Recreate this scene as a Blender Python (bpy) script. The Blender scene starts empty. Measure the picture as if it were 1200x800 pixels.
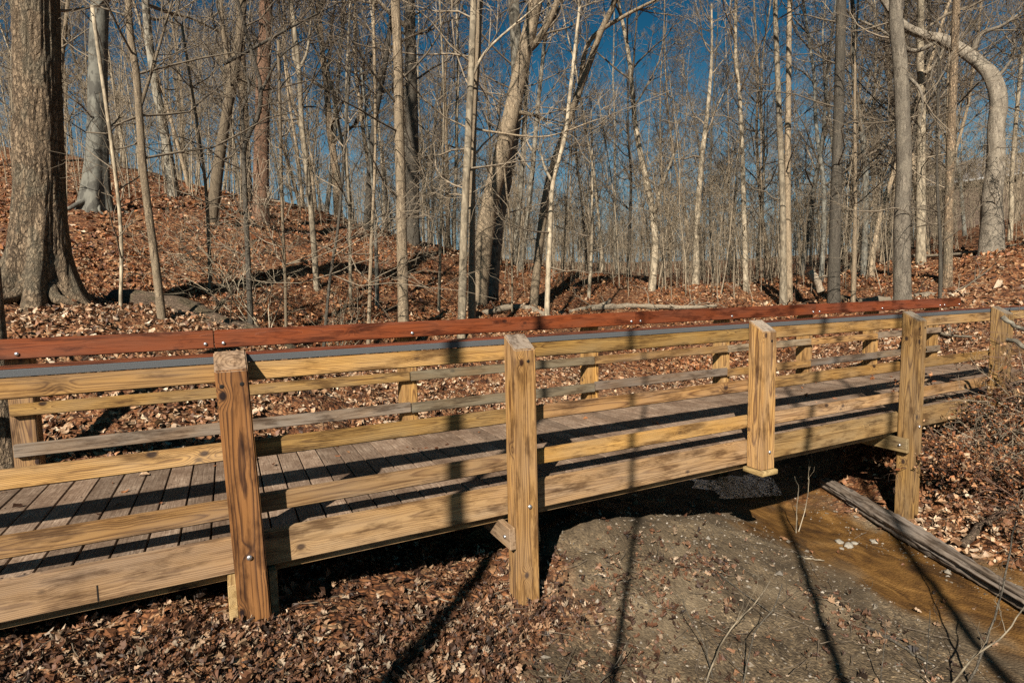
import bpy, bmesh, math, random
import numpy as np
from mathutils import Matrix, Vector

R_ = math.radians
SC = bpy.context.scene
COL = SC.collection
random.seed(7)
RNG = np.random.default_rng(11)

# ------------------------------------------------------------------ camera
CAM = np.array([0.0, -3.08, 1.191])
FPX, YAW, PITCH, ROLL = 670.7, R_(26.4), R_(4.858), R_(-1.292)
_F = np.array([math.sin(YAW) * math.cos(PITCH), math.cos(YAW) * math.cos(PITCH), -math.sin(PITCH)])
_R0 = np.array([math.cos(YAW), -math.sin(YAW), 0.0])
_U0 = np.cross(_R0, _F)
_R = _R0 * math.cos(ROLL) + _U0 * math.sin(ROLL)
_U = _U0 * math.cos(ROLL) - _R0 * math.sin(ROLL)
cd = bpy.data.cameras.new("camera")
cam = bpy.data.objects.new("camera", cd)
COL.objects.link(cam)
cam.matrix_world = Matrix(((_R[0], _U[0], -_F[0], CAM[0]), (_R[1], _U[1], -_F[1], CAM[1]),
                           (_R[2], _U[2], -_F[2], CAM[2]), (0, 0, 0, 1)))
cd.sensor_width = 36.0
cd.lens = FPX / 1200 * 36
cd.clip_start = 0.05
cd.clip_end = 2000
SC.camera = cam

# ------------------------------------------------------------------ light
SUN_EL, SHADOW_AZ = R_(36.0), R_(42.5)          # shadows run towards SHADOW_AZ (from +Y to +X)
w = bpy.data.worlds.new("World")
SC.world = w
w.use_nodes = True
wn, wl = w.node_tree.nodes, w.node_tree.links
bgn = wn["Background"]
sky = wn.new("ShaderNodeTexSky")
sky.sky_type = 'NISHITA'
sky.sun_disc = False
sky.sun_elevation = SUN_EL
sky.sun_rotation = SHADOW_AZ + math.pi
sky.air_density = 1.0
sky.dust_density = 0.4
sky.ozone_density = 1.2
sky.altitude = 300
sc1 = wn.new("ShaderNodeVectorMath"); sc1.operation = 'SCALE'; sc1.inputs[3].default_value = .16
gm = wn.new("ShaderNodeGamma"); gm.inputs[1].default_value = 1.55
tint = wn.new("ShaderNodeVectorMath"); tint.operation = 'MULTIPLY'; tint.inputs[1].default_value = (1.15, 4.3, 3.85)
wl.new(sky.outputs[0], sc1.inputs[0])
wl.new(sc1.outputs[0], gm.inputs[0])
wl.new(gm.outputs[0], tint.inputs[0])
tc = wn.new("ShaderNodeTexCoord"); sx = wn.new("ShaderNodeSeparateXYZ"); mr = wn.new("ShaderNodeMapRange")
mr.interpolation_type = 'SMOOTHSTEP'
mr.inputs["From Min"].default_value = 0.0; mr.inputs["From Max"].default_value = .40
mr.inputs["To Min"].default_value = .95; mr.inputs["To Max"].default_value = 0.0
pale = wn.new("ShaderNodeMix"); pale.data_type = 'RGBA'; pale.inputs[7].default_value = (2.5, 3.5, 4.3, 1)
wl.new(tc.outputs["Generated"], sx.inputs[0]); wl.new(sx.outputs[2], mr.inputs[0]); wl.new(mr.outputs[0], pale.inputs[0])
wl.new(tint.outputs[0], pale.inputs[6]); wl.new(pale.outputs[2], bgn.inputs[0])
bgn.inputs[1].default_value = 0.05
sl = bpy.data.lights.new("sun", 'SUN')
sl.energy = 5.0
sl.angle = R_(0.5)
sl.color = (1.0, 0.93, 0.83)
sun = bpy.data.objects.new("sun", sl)
COL.objects.link(sun)
sd = Vector((math.sin(SHADOW_AZ) * math.cos(SUN_EL), math.cos(SHADOW_AZ) * math.cos(SUN_EL), -math.sin(SUN_EL)))
sun.rotation_euler = sd.to_track_quat('-Z', 'Y').to_euler()
SC.view_settings.view_transform = 'Standard'
SC.view_settings.look = 'None'
SC.view_settings.exposure = 0.85
SC.view_settings.gamma = 1.0
SC.view_settings.use_curve_mapping = False
SC.cycles.use_denoising = False
SC.cycles.max_bounces = 6
SC.cycles.diffuse_bounces = 1
SC.cycles.transparent_max_bounces = 8
SC.cycles.sample_clamp_indirect = 4

# ------------------------------------------------------------------ helpers
def ray(px, py):
    return _F + _R * ((px - 600) / FPX) + _U * ((400 - py) / FPX)

def atd(px, py, dist):
    """a point seen at photo pixel px,py at a given horizontal distance from the camera"""
    d = ray(px, py)
    return CAM + d * (dist / math.hypot(d[0], d[1]))

def onY(px, py, Y):
    d = ray(px, py)
    return CAM + d * ((Y - CAM[1]) / d[1])

def pix(P):
    d = np.asarray(P, float) - CAM
    z = d @ _F
    return 600 + FPX * (d @ _R) / z, 400 - FPX * (d @ _U) / z

def tag(o, label=None, cat=None, group=None, kind=None):
    if label: o['label'] = label
    if cat: o['category'] = cat
    if group: o['group'] = group
    if kind: o['kind'] = kind
    return o

def empty(name, loc=(0, 0, 0)):
    o = bpy.data.objects.new(name, None)
    o.empty_display_size = 0.2
    COL.objects.link(o)
    o.location = loc
    return o

class MB:
    """collects geometry, links it as ONE mesh object"""
    def __init__(self):
        self.V, self.Q, self.T, self.MQ, self.MT, self.n = [], [], [], [], [], 0
    def add(self, V, Q=None, T=None, m=0):
        V = np.asarray(V, np.float64)
        self.V.append(V)
        if Q is not None and len(Q):
            Q = np.asarray(Q, np.int64) + self.n
            self.Q.append(Q); self.MQ.append(np.full(len(Q), m, np.int32))
        if T is not None and len(T):
            T = np.asarray(T, np.int64) + self.n
            self.T.append(T); self.MT.append(np.full(len(T), m, np.int32))
        self.n += len(V)
        return self
    def bm(self, bm, m=0):
        bm.verts.index_update()
        V = [v.co[:] for v in bm.verts]
        Q, T = [], []
        for f in bm.faces:
            ix = [v.index for v in f.verts]
            if len(ix) == 4: Q.append(ix)
            else:
                for k in range(1, len(ix) - 1): T.append((ix[0], ix[k], ix[k + 1]))
        bm.free()
        return self.add(V, Q, T, m)
    def mesh(self, name, mats, smooth=True):
        me = bpy.data.meshes.new(name)
        V = np.concatenate(self.V) if self.V else np.zeros((0, 3))
        Q = np.concatenate(self.Q) if self.Q else np.zeros((0, 4), np.int64)
        T = np.concatenate(self.T) if self.T else np.zeros((0, 3), np.int64)
        MI = np.concatenate(self.MQ + self.MT) if (self.MQ or self.MT) else np.zeros(0, np.int32)
        me.vertices.add(len(V)); me.vertices.foreach_set("co", V.astype(np.float32).ravel())
        loops = np.concatenate([Q.ravel(), T.ravel()]).astype(np.int32)
        me.loops.add(len(loops)); me.loops.foreach_set("vertex_index", loops)
        ls = np.concatenate([np.arange(len(Q)) * 4, len(Q) * 4 + np.arange(len(T)) * 3]).astype(np.int32)
        me.polygons.add(len(ls)); me.polygons.foreach_set("loop_start", ls)
        for m in (mats if isinstance(mats, (list, tuple)) else [mats]): me.materials.append(m)
        me.polygons.foreach_set("material_index", MI)
        me.polygons.foreach_set("use_smooth", np.full(len(ls), smooth, bool))
        me.update(calc_edges=True)
        return me
    def build(self, name, mats, parent=None, smooth=True):
        o = bpy.data.objects.new(name, self.mesh(name, mats, smooth))
        COL.objects.link(o)
        if parent is not None: o.parent = parent
        return o

def box_bm(a, b, bev=0.004, seg=1):
    bm = bmesh.new()
    bmesh.ops.create_cube(bm, size=1)
    for v in bm.verts:
        for k in range(3):
            v.co[k] = a[k] if v.co[k] < 0 else b[k]
    if bev: bmesh.ops.bevel(bm, geom=list(bm.edges), offset=bev, segments=seg, affect='EDGES')
    return bm

def tube(P, rad, sides=6, cap=True, twist=0.0):
    P = np.asarray(P, float); n = len(P)
    rad = np.broadcast_to(np.asarray(rad, float), (n,))
    T = np.empty_like(P)
    T[1:-1] = P[2:] - P[:-2]; T[0] = P[1] - P[0]; T[-1] = P[-1] - P[-2]
    T /= np.linalg.norm(T, axis=1, keepdims=True) + 1e-12
    m = T.mean(0); k = np.argmin(np.abs(m)); ref = np.zeros(3); ref[k] = 1
    A = np.cross(T, ref); A /= np.linalg.norm(A, axis=1, keepdims=True) + 1e-12
    B = np.cross(T, A)
    th = np.arange(sides) * (2 * math.pi / sides) + twist
    ring = A[:, None, :] * np.cos(th)[None, :, None] + B[:, None, :] * np.sin(th)[None, :, None]
    V = (P[:, None, :] + ring * rad[:, None, None]).reshape(-1, 3)
    i = np.arange(n - 1)[:, None] * sides; j = np.arange(sides)[None, :]; j2 = (j + 1) % sides
    Q = np.stack([i + j, i + j2, i + sides + j2, i + sides + j], -1).reshape(-1, 4)
    Tr = []
    if cap:
        V = np.concatenate([V, P[:1], P[-1:]])
        a, b = n * sides, n * sides + 1
        for s in range(sides):
            Tr.append((a, (s + 1) % sides, s))
            Tr.append((b, (n - 1) * sides + s, (n - 1) * sides + (s + 1) % sides))
    return V, Q, Tr

# vectorised value noise (for terrain, bark, logs)
_H = np.random.default_rng(5).random(4096)
def vnoise(P):
    P = np.asarray(P, float)
    i = np.floor(P).astype(np.int64); f = P - i; f = f * f * (3 - 2 * f)
    out = 0
    for dx in (0, 1):
        for dy in (0, 1):
            for dz in (0, 1):
                h = ((i[..., 0] + dx) * 73856093) ^ ((i[..., 1] + dy) * 19349663) ^ ((i[..., 2] + dz) * 83492791)
                wgt = (f[..., 0] if dx else 1 - f[..., 0]) * (f[..., 1] if dy else 1 - f[..., 1]) * (f[..., 2] if dz else 1 - f[..., 2])
                out = out + wgt * _H[h & 4095]
    return out * 2 - 1
def fbm(P, oct=4):
    P = np.asarray(P, float); a, s = 0, 1.0
    for k in range(oct):
        a = a + vnoise(P * 2 ** k + 17.3 * k) * s; s *= .5
    return a
def ss(a, b, x):
    t = np.clip((x - a) / (b - a), 0, 1); return t * t * (3 - 2 * t)

# ------------------------------------------------------------------ materials
def mat(name):
    m = bpy.data.materials.new(name); m.use_nodes = True
    nt = m.node_tree; b = nt.nodes["Principled BSDF"]
    b.inputs["Specular IOR Level"].default_value = 0.25
    return m, nt, b
class N:
    """short node builder"""
    def __init__(self, nt): self.nt = nt
    def n(self, t, **kw):
        x = self.nt.nodes.new(t)
        for k, v in kw.items(): setattr(x, k, v)
        return x
    def set(self, sock, v):
        if isinstance(v, bpy.types.NodeSocket): self.nt.links.new(v, sock)
        else: sock.default_value = v
    def math(self, op, a, b=0.0, c=0.0, clamp=False):
        x = self.n("ShaderNodeMath", operation=op, use_clamp=clamp)
        self.set(x.inputs[0], a); self.set(x.inputs[1], b); self.set(x.inputs[2], c)
        return x.outputs[0]
    def noise(self, vec, scale, detail=3, rough=.55, dist=0):
        x = self.n("ShaderNodeTexNoise")
        self.set(x.inputs["Vector"], vec); x.inputs["Scale"].default_value = scale
        x.inputs["Detail"].default_value = detail; x.inputs["Roughness"].default_value = rough
        x.inputs["Distortion"].default_value = dist
        return x.outputs["Fac"]
    def voro(self, vec, scale, feature='F1', out="Distance"):
        x = self.n("ShaderNodeTexVoronoi", feature=feature)
        self.set(x.inputs["Vector"], vec); x.inputs["Scale"].default_value = scale
        return x.outputs[out]
    def mapping(self, vec, scale=(1, 1, 1), loc=(0, 0, 0)):
        x = self.n("ShaderNodeMapping")
        self.set(x.inputs[0], vec); x.inputs["Scale"].default_value = scale; x.inputs["Location"].default_value = loc
        return x.outputs[0]
    def ramp(self, f, stops, interp='LINEAR'):
        x = self.n("ShaderNodeValToRGB"); cr = x.color_ramp; cr.interpolation = interp
        while len(cr.elements) < len(stops): cr.elements.new(0.5)
        for e, (p, c) in zip(cr.elements, stops):
            e.position = p; e.color = (*c, 1) if len(c) == 3 else c
        self.set(x.inputs[0], f); return x.outputs[0]
    def mix(self, f, a, b, mode='MIX'):
        x = self.n("ShaderNodeMix", data_type='RGBA', blend_type=mode)
        self.set(x.inputs[0], f)
        for k, v in ((6, a), (7, b)):
            if isinstance(v, tuple) and len(v) == 3: v = (*v, 1)
            self.set(x.inputs[k], v)
        return x.outputs[2]
    def vmath(self, op, a, b=(0, 0, 0)):
        x = self.n("ShaderNodeVectorMath", operation=op)
        if op == 'SCALE': x.inputs[3].default_value = .12
        self.set(x.inputs[0], a); self.set(x.inputs[1], b); return x.outputs[0]
    def bump(self, h, strength=.5, dist=.01, normal=None):
        x = self.n("ShaderNodeBump"); self.set(x.inputs["Height"], h)
        x.inputs["Strength"].default_value = strength; x.inputs["Distance"].default_value = dist
        if normal is not None: self.set(x.inputs["Normal"], normal)
        return x.outputs[0]
    def sep(self, v):
        x = self.n("ShaderNodeSeparateXYZ"); self.set(x.inputs[0], v); return x.outputs
    def comb(self, a, b, c):
        x = self.n("ShaderNodeCombineXYZ")
        for k, v in enumerate((a, b, c)): self.set(x.inputs[k], v)
        return x.outputs[0]
    def objrand(self): return self.n("ShaderNodeObjectInfo").outputs["Random"]
    def coord(self, k="Object"): return self.n("ShaderNodeTexCoord").outputs[k]

def wood(name, axis, light, dark, grey=(.30, .26, .21), greyamt=.35, pith=.07, ring=.0065, contrast=1.0, rough=.72, var=.5, calmness=.42):
    """pine timber: growth rings round a wandering pith, knots, fibres and weathered patches"""
    m, nt, b = mat(name); g = N(nt)
    co = g.coord(); rnd = g.objrand()
    r1 = g.math('FRACT', g.math('MULTIPLY', rnd, 17.31)); r2 = g.math('FRACT', g.math('MULTIPLY', rnd, 41.77))
    x, y, z = g.sep(co)
    u, a, c = {'x': (x, y, z), 'y': (y, x, z), 'z': (z, x, y)}[axis]
    us = g.math('ADD', u, g.math('MULTIPLY', rnd, 63.0))
    wv = g.comb(us, a, c)
    n1 = g.math('SUBTRACT', g.noise(g.mapping(wv, (.75, 2.5, 2.5)), 1.0, 2), .5)
    n2 = g.math('SUBTRACT', g.noise(g.mapping(wv, (.75, 2.5, 2.5), (7, 3, 1)), 1.0, 2), .5)
    av = g.math('ADD', g.math('ADD', a, g.math('MULTIPLY', g.math('SUBTRACT', r1, .5), .10)), g.math('MULTIPLY', n1, .07))
    cv = g.math('ADD', g.math('ADD', c, g.math('MULTIPLY', g.math('SUBTRACT', r2, .5), pith)), g.math('MULTIPLY', n2, .07))
    kv = g.n("ShaderNodeTexVoronoi"); kv.inputs["Scale"].default_value = 1.0
    g.set(kv.inputs["Vector"], g.mapping(wv, (5.5, 8, 8)))
    kd = kv.outputs["Distance"]; gate = g.math('GREATER_THAN', g.sep(kv.outputs["Color"])[0], .58)
    kn = g.math('MULTIPLY', g.math('SUBTRACT', 1.0, g.math('MULTIPLY', kd, 6.0), clamp=True), gate)
    kw = g.math('MULTIPLY', g.math('SUBTRACT', 1.0, g.math('MULTIPLY', kd, 2.2), clamp=True), gate)
    rad = g.math('SQRT', g.math('ADD', g.math('MULTIPLY', av, av), g.math('MULTIPLY', cv, cv)))
    rad = g.math('ADD', rad, g.math('MULTIPLY', g.math('MULTIPLY', kw, kw), .035))
    fib = g.noise(g.mapping(wv, (4, 260, 260)), 1.0, 3)
    ph = g.math('FRACT', g.math('ADD', g.math('DIVIDE', rad, ring), g.math('MULTIPLY', fib, .35)))
    mid = tuple(l * .62 + d * .38 for l, d in zip(light, dark))
    lm = tuple(l * (1 - contrast) + d * contrast for l, d in zip(mid, dark))
    col = g.ramp(ph, [(0, light), (.38, light), (.66, mid), (.86, lm), (1.0, mid)])
    r3 = g.math('FRACT', g.math('MULTIPLY', rnd, 91.3))
    soft = g.noise(g.mapping(wv, (1.2, 6, 6), (4, 4, 8)), 1.0, 3)
    flat = tuple(l * .75 + d * .25 for l, d in zip(light, dark))
    calm = g.math('MULTIPLY', g.math('ADD', g.math('MULTIPLY', r3, .45), g.math('MULTIPLY', soft, .75)), calmness, clamp=True)
    col = g.mix(calm, col, flat)
    kcol = tuple(d * .45 for d in dark)
    col = g.mix(g.math('MULTIPLY', kn, 2.2, clamp=True), col, kcol)
    big = g.noise(g.mapping(wv, (2.2, 9, 9)), 1.0, 4)
    gm = g.math('MULTIPLY', g.ramp(big, [(.35, (0, 0, 0)), (.7, (1, 1, 1))]), greyamt)
    col = g.mix(gm, col, g.mix(fib, tuple(q * .6 for q in grey), grey))
    st = g.ramp(g.noise(g.mapping(wv, (2.5, 45, 45)), 1.0, 3), [(.30, (.40, .34, .28)), (.50, (1, 1, 1))])
    col = g.mix(.75, col, st, 'MULTIPLY')
    crk = g.ramp(g.noise(g.mapping(wv, (1.3, 70, 70), (3, 9, 2)), 1.0, 2), [(.24, (.25, .2, .16)), (.30, (1, 1, 1))])
    col = g.mix(1.0, col, crk, 'MULTIPLY')
    dirt = g.ramp(g.noise(g.mapping(wv, (3.5, 14, 14), (1, 2, 5)), 1.0, 5, .65), [(.36, (.26, .21, .17)), (.50, (1, 1, 1))])
    col = g.mix(.8, col, dirt, 'MULTIPLY')
    v = g.math('ADD', g.math('MULTIPLY', rnd, var), 1 - var * .6)
    col = g.mix(1.0, col, g.comb(v, g.math('MULTIPLY', v, g.math('ADD', g.math('MULTIPLY', r1, .08), .95)), g.math('MULTIPLY', v, g.math('ADD', g.math('MULTIPLY', r2, .3), .82))), 'MULTIPLY')
    g.set(b.inputs["Base Color"], col); b.inputs["Roughness"].default_value = rough
    hgt = g.math('ADD', g.math('MULTIPLY', fib, .6), g.math('MULTIPLY', ph, .5))
    g.set(b.inputs["Normal"], g.bump(hgt, .45, .003))
    return m

def bark(name, c1, c2, scale=1.0, stretch=.25, bstr=.8, bdist=.02, mott=None, mamt=.0, furrow=True, var=.5):
    m, nt, b = mat(name); g = N(nt)
    co = g.coord(); rnd = g.objrand()
    p = g.vmath('ADD', co, g.comb(g.math('MULTIPLY', rnd, 31), 0.0, g.math('MULTIPLY', rnd, 57)))
    ps = g.mapping(p, (1, 1, stretch))
    n1 = g.noise(ps, 14 * scale, 5, .65)
    n2 = g.noise(p, 2.3 * scale, 4)
    if furrow:
        f1 = g.noise(g.mapping(p, (1, 1, stretch * .45)), 17 * scale, 4, .6, .6)
        rg = g.math('SUBTRACT', 1.0, g.math('ABSOLUTE', g.math('MULTIPLY', g.math('SUBTRACT', f1, .5), 4.2)), clamp=True)
        fl = g.noise(g.mapping(p, (1, 1, .8)), 42 * scale, 4, .7)
        wp = g.vmath('ADD', g.mapping(p, (1, 1, .5)), g.vmath('SCALE', g.comb(g.math('SUBTRACT', n1, .5), g.math('SUBTRACT', fl, .5), g.math('SUBTRACT', n1, .5))))
        pl = g.ramp(g.voro(wp, 30 * scale, 'DISTANCE_TO_EDGE'), [(.0, (0, 0, 0)), (.16, (1, 1, 1))])
        h = g.math('ADD', g.math('MULTIPLY', g.math('SUBTRACT', 1.0, g.math('MULTIPLY', rg, rg)), .32), g.math('ADD', g.math('MULTIPLY', pl, .22), g.math('MULTIPLY', g.math('ADD', n1, fl), .32)))
    else:
        h = n1
    col = g.ramp(h, [(.27, tuple(x * .22 for x in c2)), (.47, c2), (.78, tuple(min(1, x * 1.22) for x in c1))])
    col = g.mix(g.ramp(n2, [(.4, (0, 0, 0)), (.65, (1, 1, 1))]), col, tuple(x * .72 for x in c1))
    if mott:
        mk = g.ramp(g.noise(g.mapping(p, (1, 1, .6)), 5.5 * scale, 3, .6), [(.5, (0, 0, 0)), (.58, (1, 1, 1))])
        col = g.mix(g.math('MULTIPLY', mk, mamt), col, mott)
    v = g.math('ADD', g.math('MULTIPLY', rnd, var), 1 - var * .5)
    col = g.mix(1.0, col, g.comb(v, v, v), 'MULTIPLY')
    g.set(b.inputs["Base Color"], col); b.inputs["Roughness"].default_value = .85
    g.set(b.inputs["Normal"], g.bump(h, bstr, bdist))
    return m

def plain(name, c, rough=.6, metal=0.0, nscale=0, namt=.4, bump=0, bdist=.003):
    m, nt, b = mat(name); g = N(nt)
    b.inputs["Roughness"].default_value = rough; b.inputs["Metallic"].default_value = metal
    if nscale:
        f = g.noise(g.coord(), nscale, 4, .65)
        col = g.ramp(f, [(.3, tuple(x * (1 - namt) for x in c)), (.7, tuple(min(1, x * (1 + namt)) for x in c))])
        g.set(b.inputs["Base Color"], col)
        if bump: g.set(b.inputs["Normal"], g.bump(f, bump, bdist))
    else: b.inputs["Base Color"].default_value = (*c, 1)
    return m

def leafmat(name, stops, trans=.15, var=.5):
    m, nt, b = mat(name); g = N(nt)
    isl = g.n("ShaderNodeNewGeometry").outputs["Random Per Island"]
    col = g.ramp(isl, stops)
    f2 = g.math('FRACT', g.math('MULTIPLY', isl, 37.7))
    v = g.math('ADD', g.math('MULTIPLY', f2, var), 1 - var * .55)
    col = g.mix(1.0, col, g.comb(v, v, v), 'MULTIPLY')
    nz = g.noise(g.coord(), 60, 3)
    col = g.mix(1.0, col, g.ramp(nz, [(.3, (.65, .6, .55)), (.6, (1, 1, 1))]), 'MULTIPLY')
    g.set(b.inputs["Base Color"], col); b.inputs["Roughness"].default_value = .6
    b.inputs["Specular IOR Level"].default_value = .35
    return m

M = {}
PINE_L, PINE_D = (.44, .245, .078), (.095, .033, .008)
M['rail'] = wood("pine_rail", 'x', PINE_L, PINE_D, greyamt=.35, ring=.0075, pith=.05)
M['rail_grey'] = wood("weathered_rail", 'x', (.25, .175, .11), (.10, .060, .034), greyamt=.8, ring=.008)
M['beam'] = wood("pine_beam", 'x', (.38, .235, .105), (.12, .055, .021), greyamt=.35, contrast=.8, ring=.008)
M['post'] = wood("pine_post", 'z', (.44, .25, .078), (.09, .031, .008), greyamt=.3, pith=.04, ring=.008, calmness=.22)
M['post_red'] = wood("reddish_post", 'z', (.27, .118, .031), (.026, .007, .003), greyamt=.05, pith=.02, ring=.009, contrast=1.0, calmness=.35)
M['post_end'] = wood("weathered_end", 'z', (.33, .265, .19), (.10, .075, .05), greyamt=.5, pith=.02, ring=.008)
M['post_end_brown'] = wood("brown_end", 'z', (.33, .215, .11), (.13, .075, .035), greyamt=.3, pith=.03, ring=.02)
M['cross'] = wood("cross_timber", 'y', (.44, .30, .14), (.22, .12, .045), greyamt=.4)
M['red'] = wood("red_brown_board", 'x', (.19, .047, .014), (.085, .018, .006), grey=(.14, .06, .036), greyamt=.5, contrast=.8, ring=.008, rough=.5)
M['grey_edge'] = plain("grey_granular_edge", (.085, .088, .090), .85, nscale=420, namt=.75, bump=.6, bdist=.002)
M['bolt'] = plain("galvanised", (.62, .62, .62), .35, .9)
M['hole'] = plain("counterbore", (.012, .009, .007), .8)

# ------------------------------------------------------------------ terrain
CREEK = np.array([(3.6, -5.5), (4.0, -2.8), (4.28, -1.4), (4.45, -.6), (4.55, .2), (4.95, 1.3), (5.4, 3), (5.6, 5), (6.4, 7), (8.4, 9), (11, 11), (16, 13.5), (26, 18)])
def creek_sd(x, y):
    """signed distance to the creek line, negative on its left bank"""
    best = np.full(x.shape, 1e9); sgn = np.ones(x.shape)
    for (x0, y0), (x1, y1) in zip(CREEK[:-1], CREEK[1:]):
        dx, dy = x1 - x0, y1 - y0
        t = np.clip(((x - x0) * dx + (y - y0) * dy) / (dx * dx + dy * dy), 0, 1)
        d = np.hypot(x - x0 - t * dx, y - y0 - t * dy)
        s = np.where(dx * (y - y0) - dy * (x - x0) > 0, -1.0, 1.0)
        c = d < best
        best = np.where(c, d, best); sgn = np.where(c, s, sgn)
    return best * sgn
_ctl = [(-8, 0, -.1), (-3, -1, -.25), (-1.3, -.2, -.28), (-.7, -.9, -.42), (0, -.2, -.32), (.05, -1, -.52), (.75, -.3, -.55), (1.5, -.14, -.74), (1.5, -1.2, -.85),
        (2.4, -1.2, -.9), (3, -.5, -.88), (2.35, .3, -.50), (3.2, .35, -.60), (2.8, 1.1, -.74), (3.8, .5, -.84), (3.9, -.2, -.95), (5, -.2, -1.0), (5.53, -.14, -.95), (5.3, -1.3, -.9), (5.7, -.9, -.72),
        (6.3, -.6, -.42), (6.9, -.14, -.12), (8, -1, .15), (9, 0, .1), (11, -1, .4), (10.5, 2, .15), (13, 1, .4), (1, 1.5, -.6), (3, 1.6, -.85), (5.4, 1.5, -1.02), (6.1, 1.6, -1.0),
        (7.6, 1.5, -.4), (-1.5, 2.6, -.25), (0, 2.6, -.32), (1.5, 2.8, -.42), (3, 4, -.6), (2, 6, -.25), (8, 4, -.45), (9.5, 6.5, -.2), (4, 8, -.2), (6, 10.5, -.2), (11, 8, .1),
        (0, -3.1, -.5), (2.2, -3, -.9), (5.2, -3, -.95), (-3, -3, -.3), (7.2, -3, -.1), (0, -7, -.4), (6, -7, -.6), (-6, -6, 0), (12, -6, .8), (14, 4, .35)]
_pix = [(0, 165, 27), (0, 250, 17), (100, 250, 14), (100, 320, 11), (40, 350, 9), (150, 385, 7.2), (0, 392, 7.4), (250, 250, 15), (220, 215, 24), (330, 240, 22), (300, 382, 7.6),
        (400, 265, 19), (400, 330, 12), (470, 290, 18), (530, 300, 20), (480, 365, 9.5), (550, 362, 10), (565, 333, 14), (620, 362, 12), (650, 320, 24), (710, 350, 17), (800, 352, 17),
        (800, 330, 38), (900, 330, 34), (900, 350, 19), (980, 345, 16), (1060, 343, 14), (1110, 340, 14), (1162, 292, 23), (1200, 300, 18), (1200, 255, 34), (1000, 315, 30), (1100, 300, 27),
        (1200, 335, 13), (700, 322, 60), (900, 320, 70), (1100, 285, 60), (500, 305, 50), (300, 250, 60), (100, 215, 70), (-200, 200, 30), (-300, 300, 12), (1400, 250, 25), (1350, 200, 60)]
CT = np.array(_ctl + [tuple(atd(*q)) for q in _pix] + [(-150, 200, 8), (200, 250, 8), (250, 0, 12), (-150, 0, 8), (0, -120, 2), (120, -100, 6), (-120, -100, 6)], float)
_D = np.hypot(CT[:, None, 0] - CT[None, :, 0], CT[:, None, 1] - CT[None, :, 1])
_A = np.block([[_D + 0.12 * -np.eye(len(CT)), np.ones((len(CT), 1))], [np.ones((1, len(CT))), np.zeros((1, 1))]])
_W = np.linalg.solve(_A, np.append(CT[:, 2], 0))
def height(x, y, detail=True):
    x = np.asarray(x, float); y = np.asarray(y, float); sh = x.shape
    x = x.ravel(); y = y.ravel(); z = np.empty(len(x))
    for k in range(0, len(x), 100000):
        s = slice(k, k + 100000)
        z[s] = np.hypot(x[s, None] - CT[None, :, 0], y[s, None] - CT[None, :, 1]) @ _W[:-1] + _W[-1]
    sd = creek_sd(x, y)
    z = z - .040 * np.exp(-(np.maximum(np.abs(sd) - .25, 0) / .35) ** 2)
    if detail:
        one = np.zeros(len(x))
        far = np.hypot(x, y + 3)
        z = z + .16 * fbm(np.stack([x * .45, y * .45, one], -1), 3) * ss(4, 12, far)
        z = z + .05 * fbm(np.stack([x * 1.6, y * 1.6, one + 5], -1), 3) * (.55 + .45 * ss(1.2, 3, np.abs(sd)))
        near = 1 - ss(8, 14, far)
        z = z + .026 * fbm(np.stack([x * 6, y * 6, one + 9], -1), 3) * (1 - ss(15, 30, far)) * (.4 + .6 * ss(.5, 1.2, np.abs(sd)))
        z = z + .011 * fbm(np.stack([x * 15, y * 15, one + 2], -1), 2) * near * (.3 + .7 * ss(.6, 1.3, np.abs(sd)))
    return z.reshape(sh)
def hz(x, y): return float(height(np.array([x]), np.array([y]))[0])
def gravel(x, y):
    sd = creek_sd(x, y)
    nz = fbm(np.stack([x * 1.4, y * 1.4, x * 0], -1), 4) * .45
    left = np.where(y < 3.2, 2.95, 1.5); right = np.where(y < 1, .62, 1.2)
    e = np.where(sd < 0, left + sd, right - sd) + nz
    return ss(-.15, .2, e) * (1 - ss(3.0, 4.8, y))

ng = 640
_t = np.linspace(-1, 1, ng)
def warp(t, s, k): return np.sinh(t * k) * s / math.sinh(k)
gx, gy = np.meshgrid(warp(_t, 420, 6.3) + 2.5, warp(_t, 420, 6.3) + 1.5, indexing='ij')
gz = height(gx, gy)
V = np.stack([gx, gy, gz], -1).reshape(-1, 3)
i = np.arange(ng - 1)[:, None] * ng + np.arange(ng - 1)[None, :]
Q = np.stack([i, i + ng, i + ng + 1, i + 1], -1).reshape(-1, 4)

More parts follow.
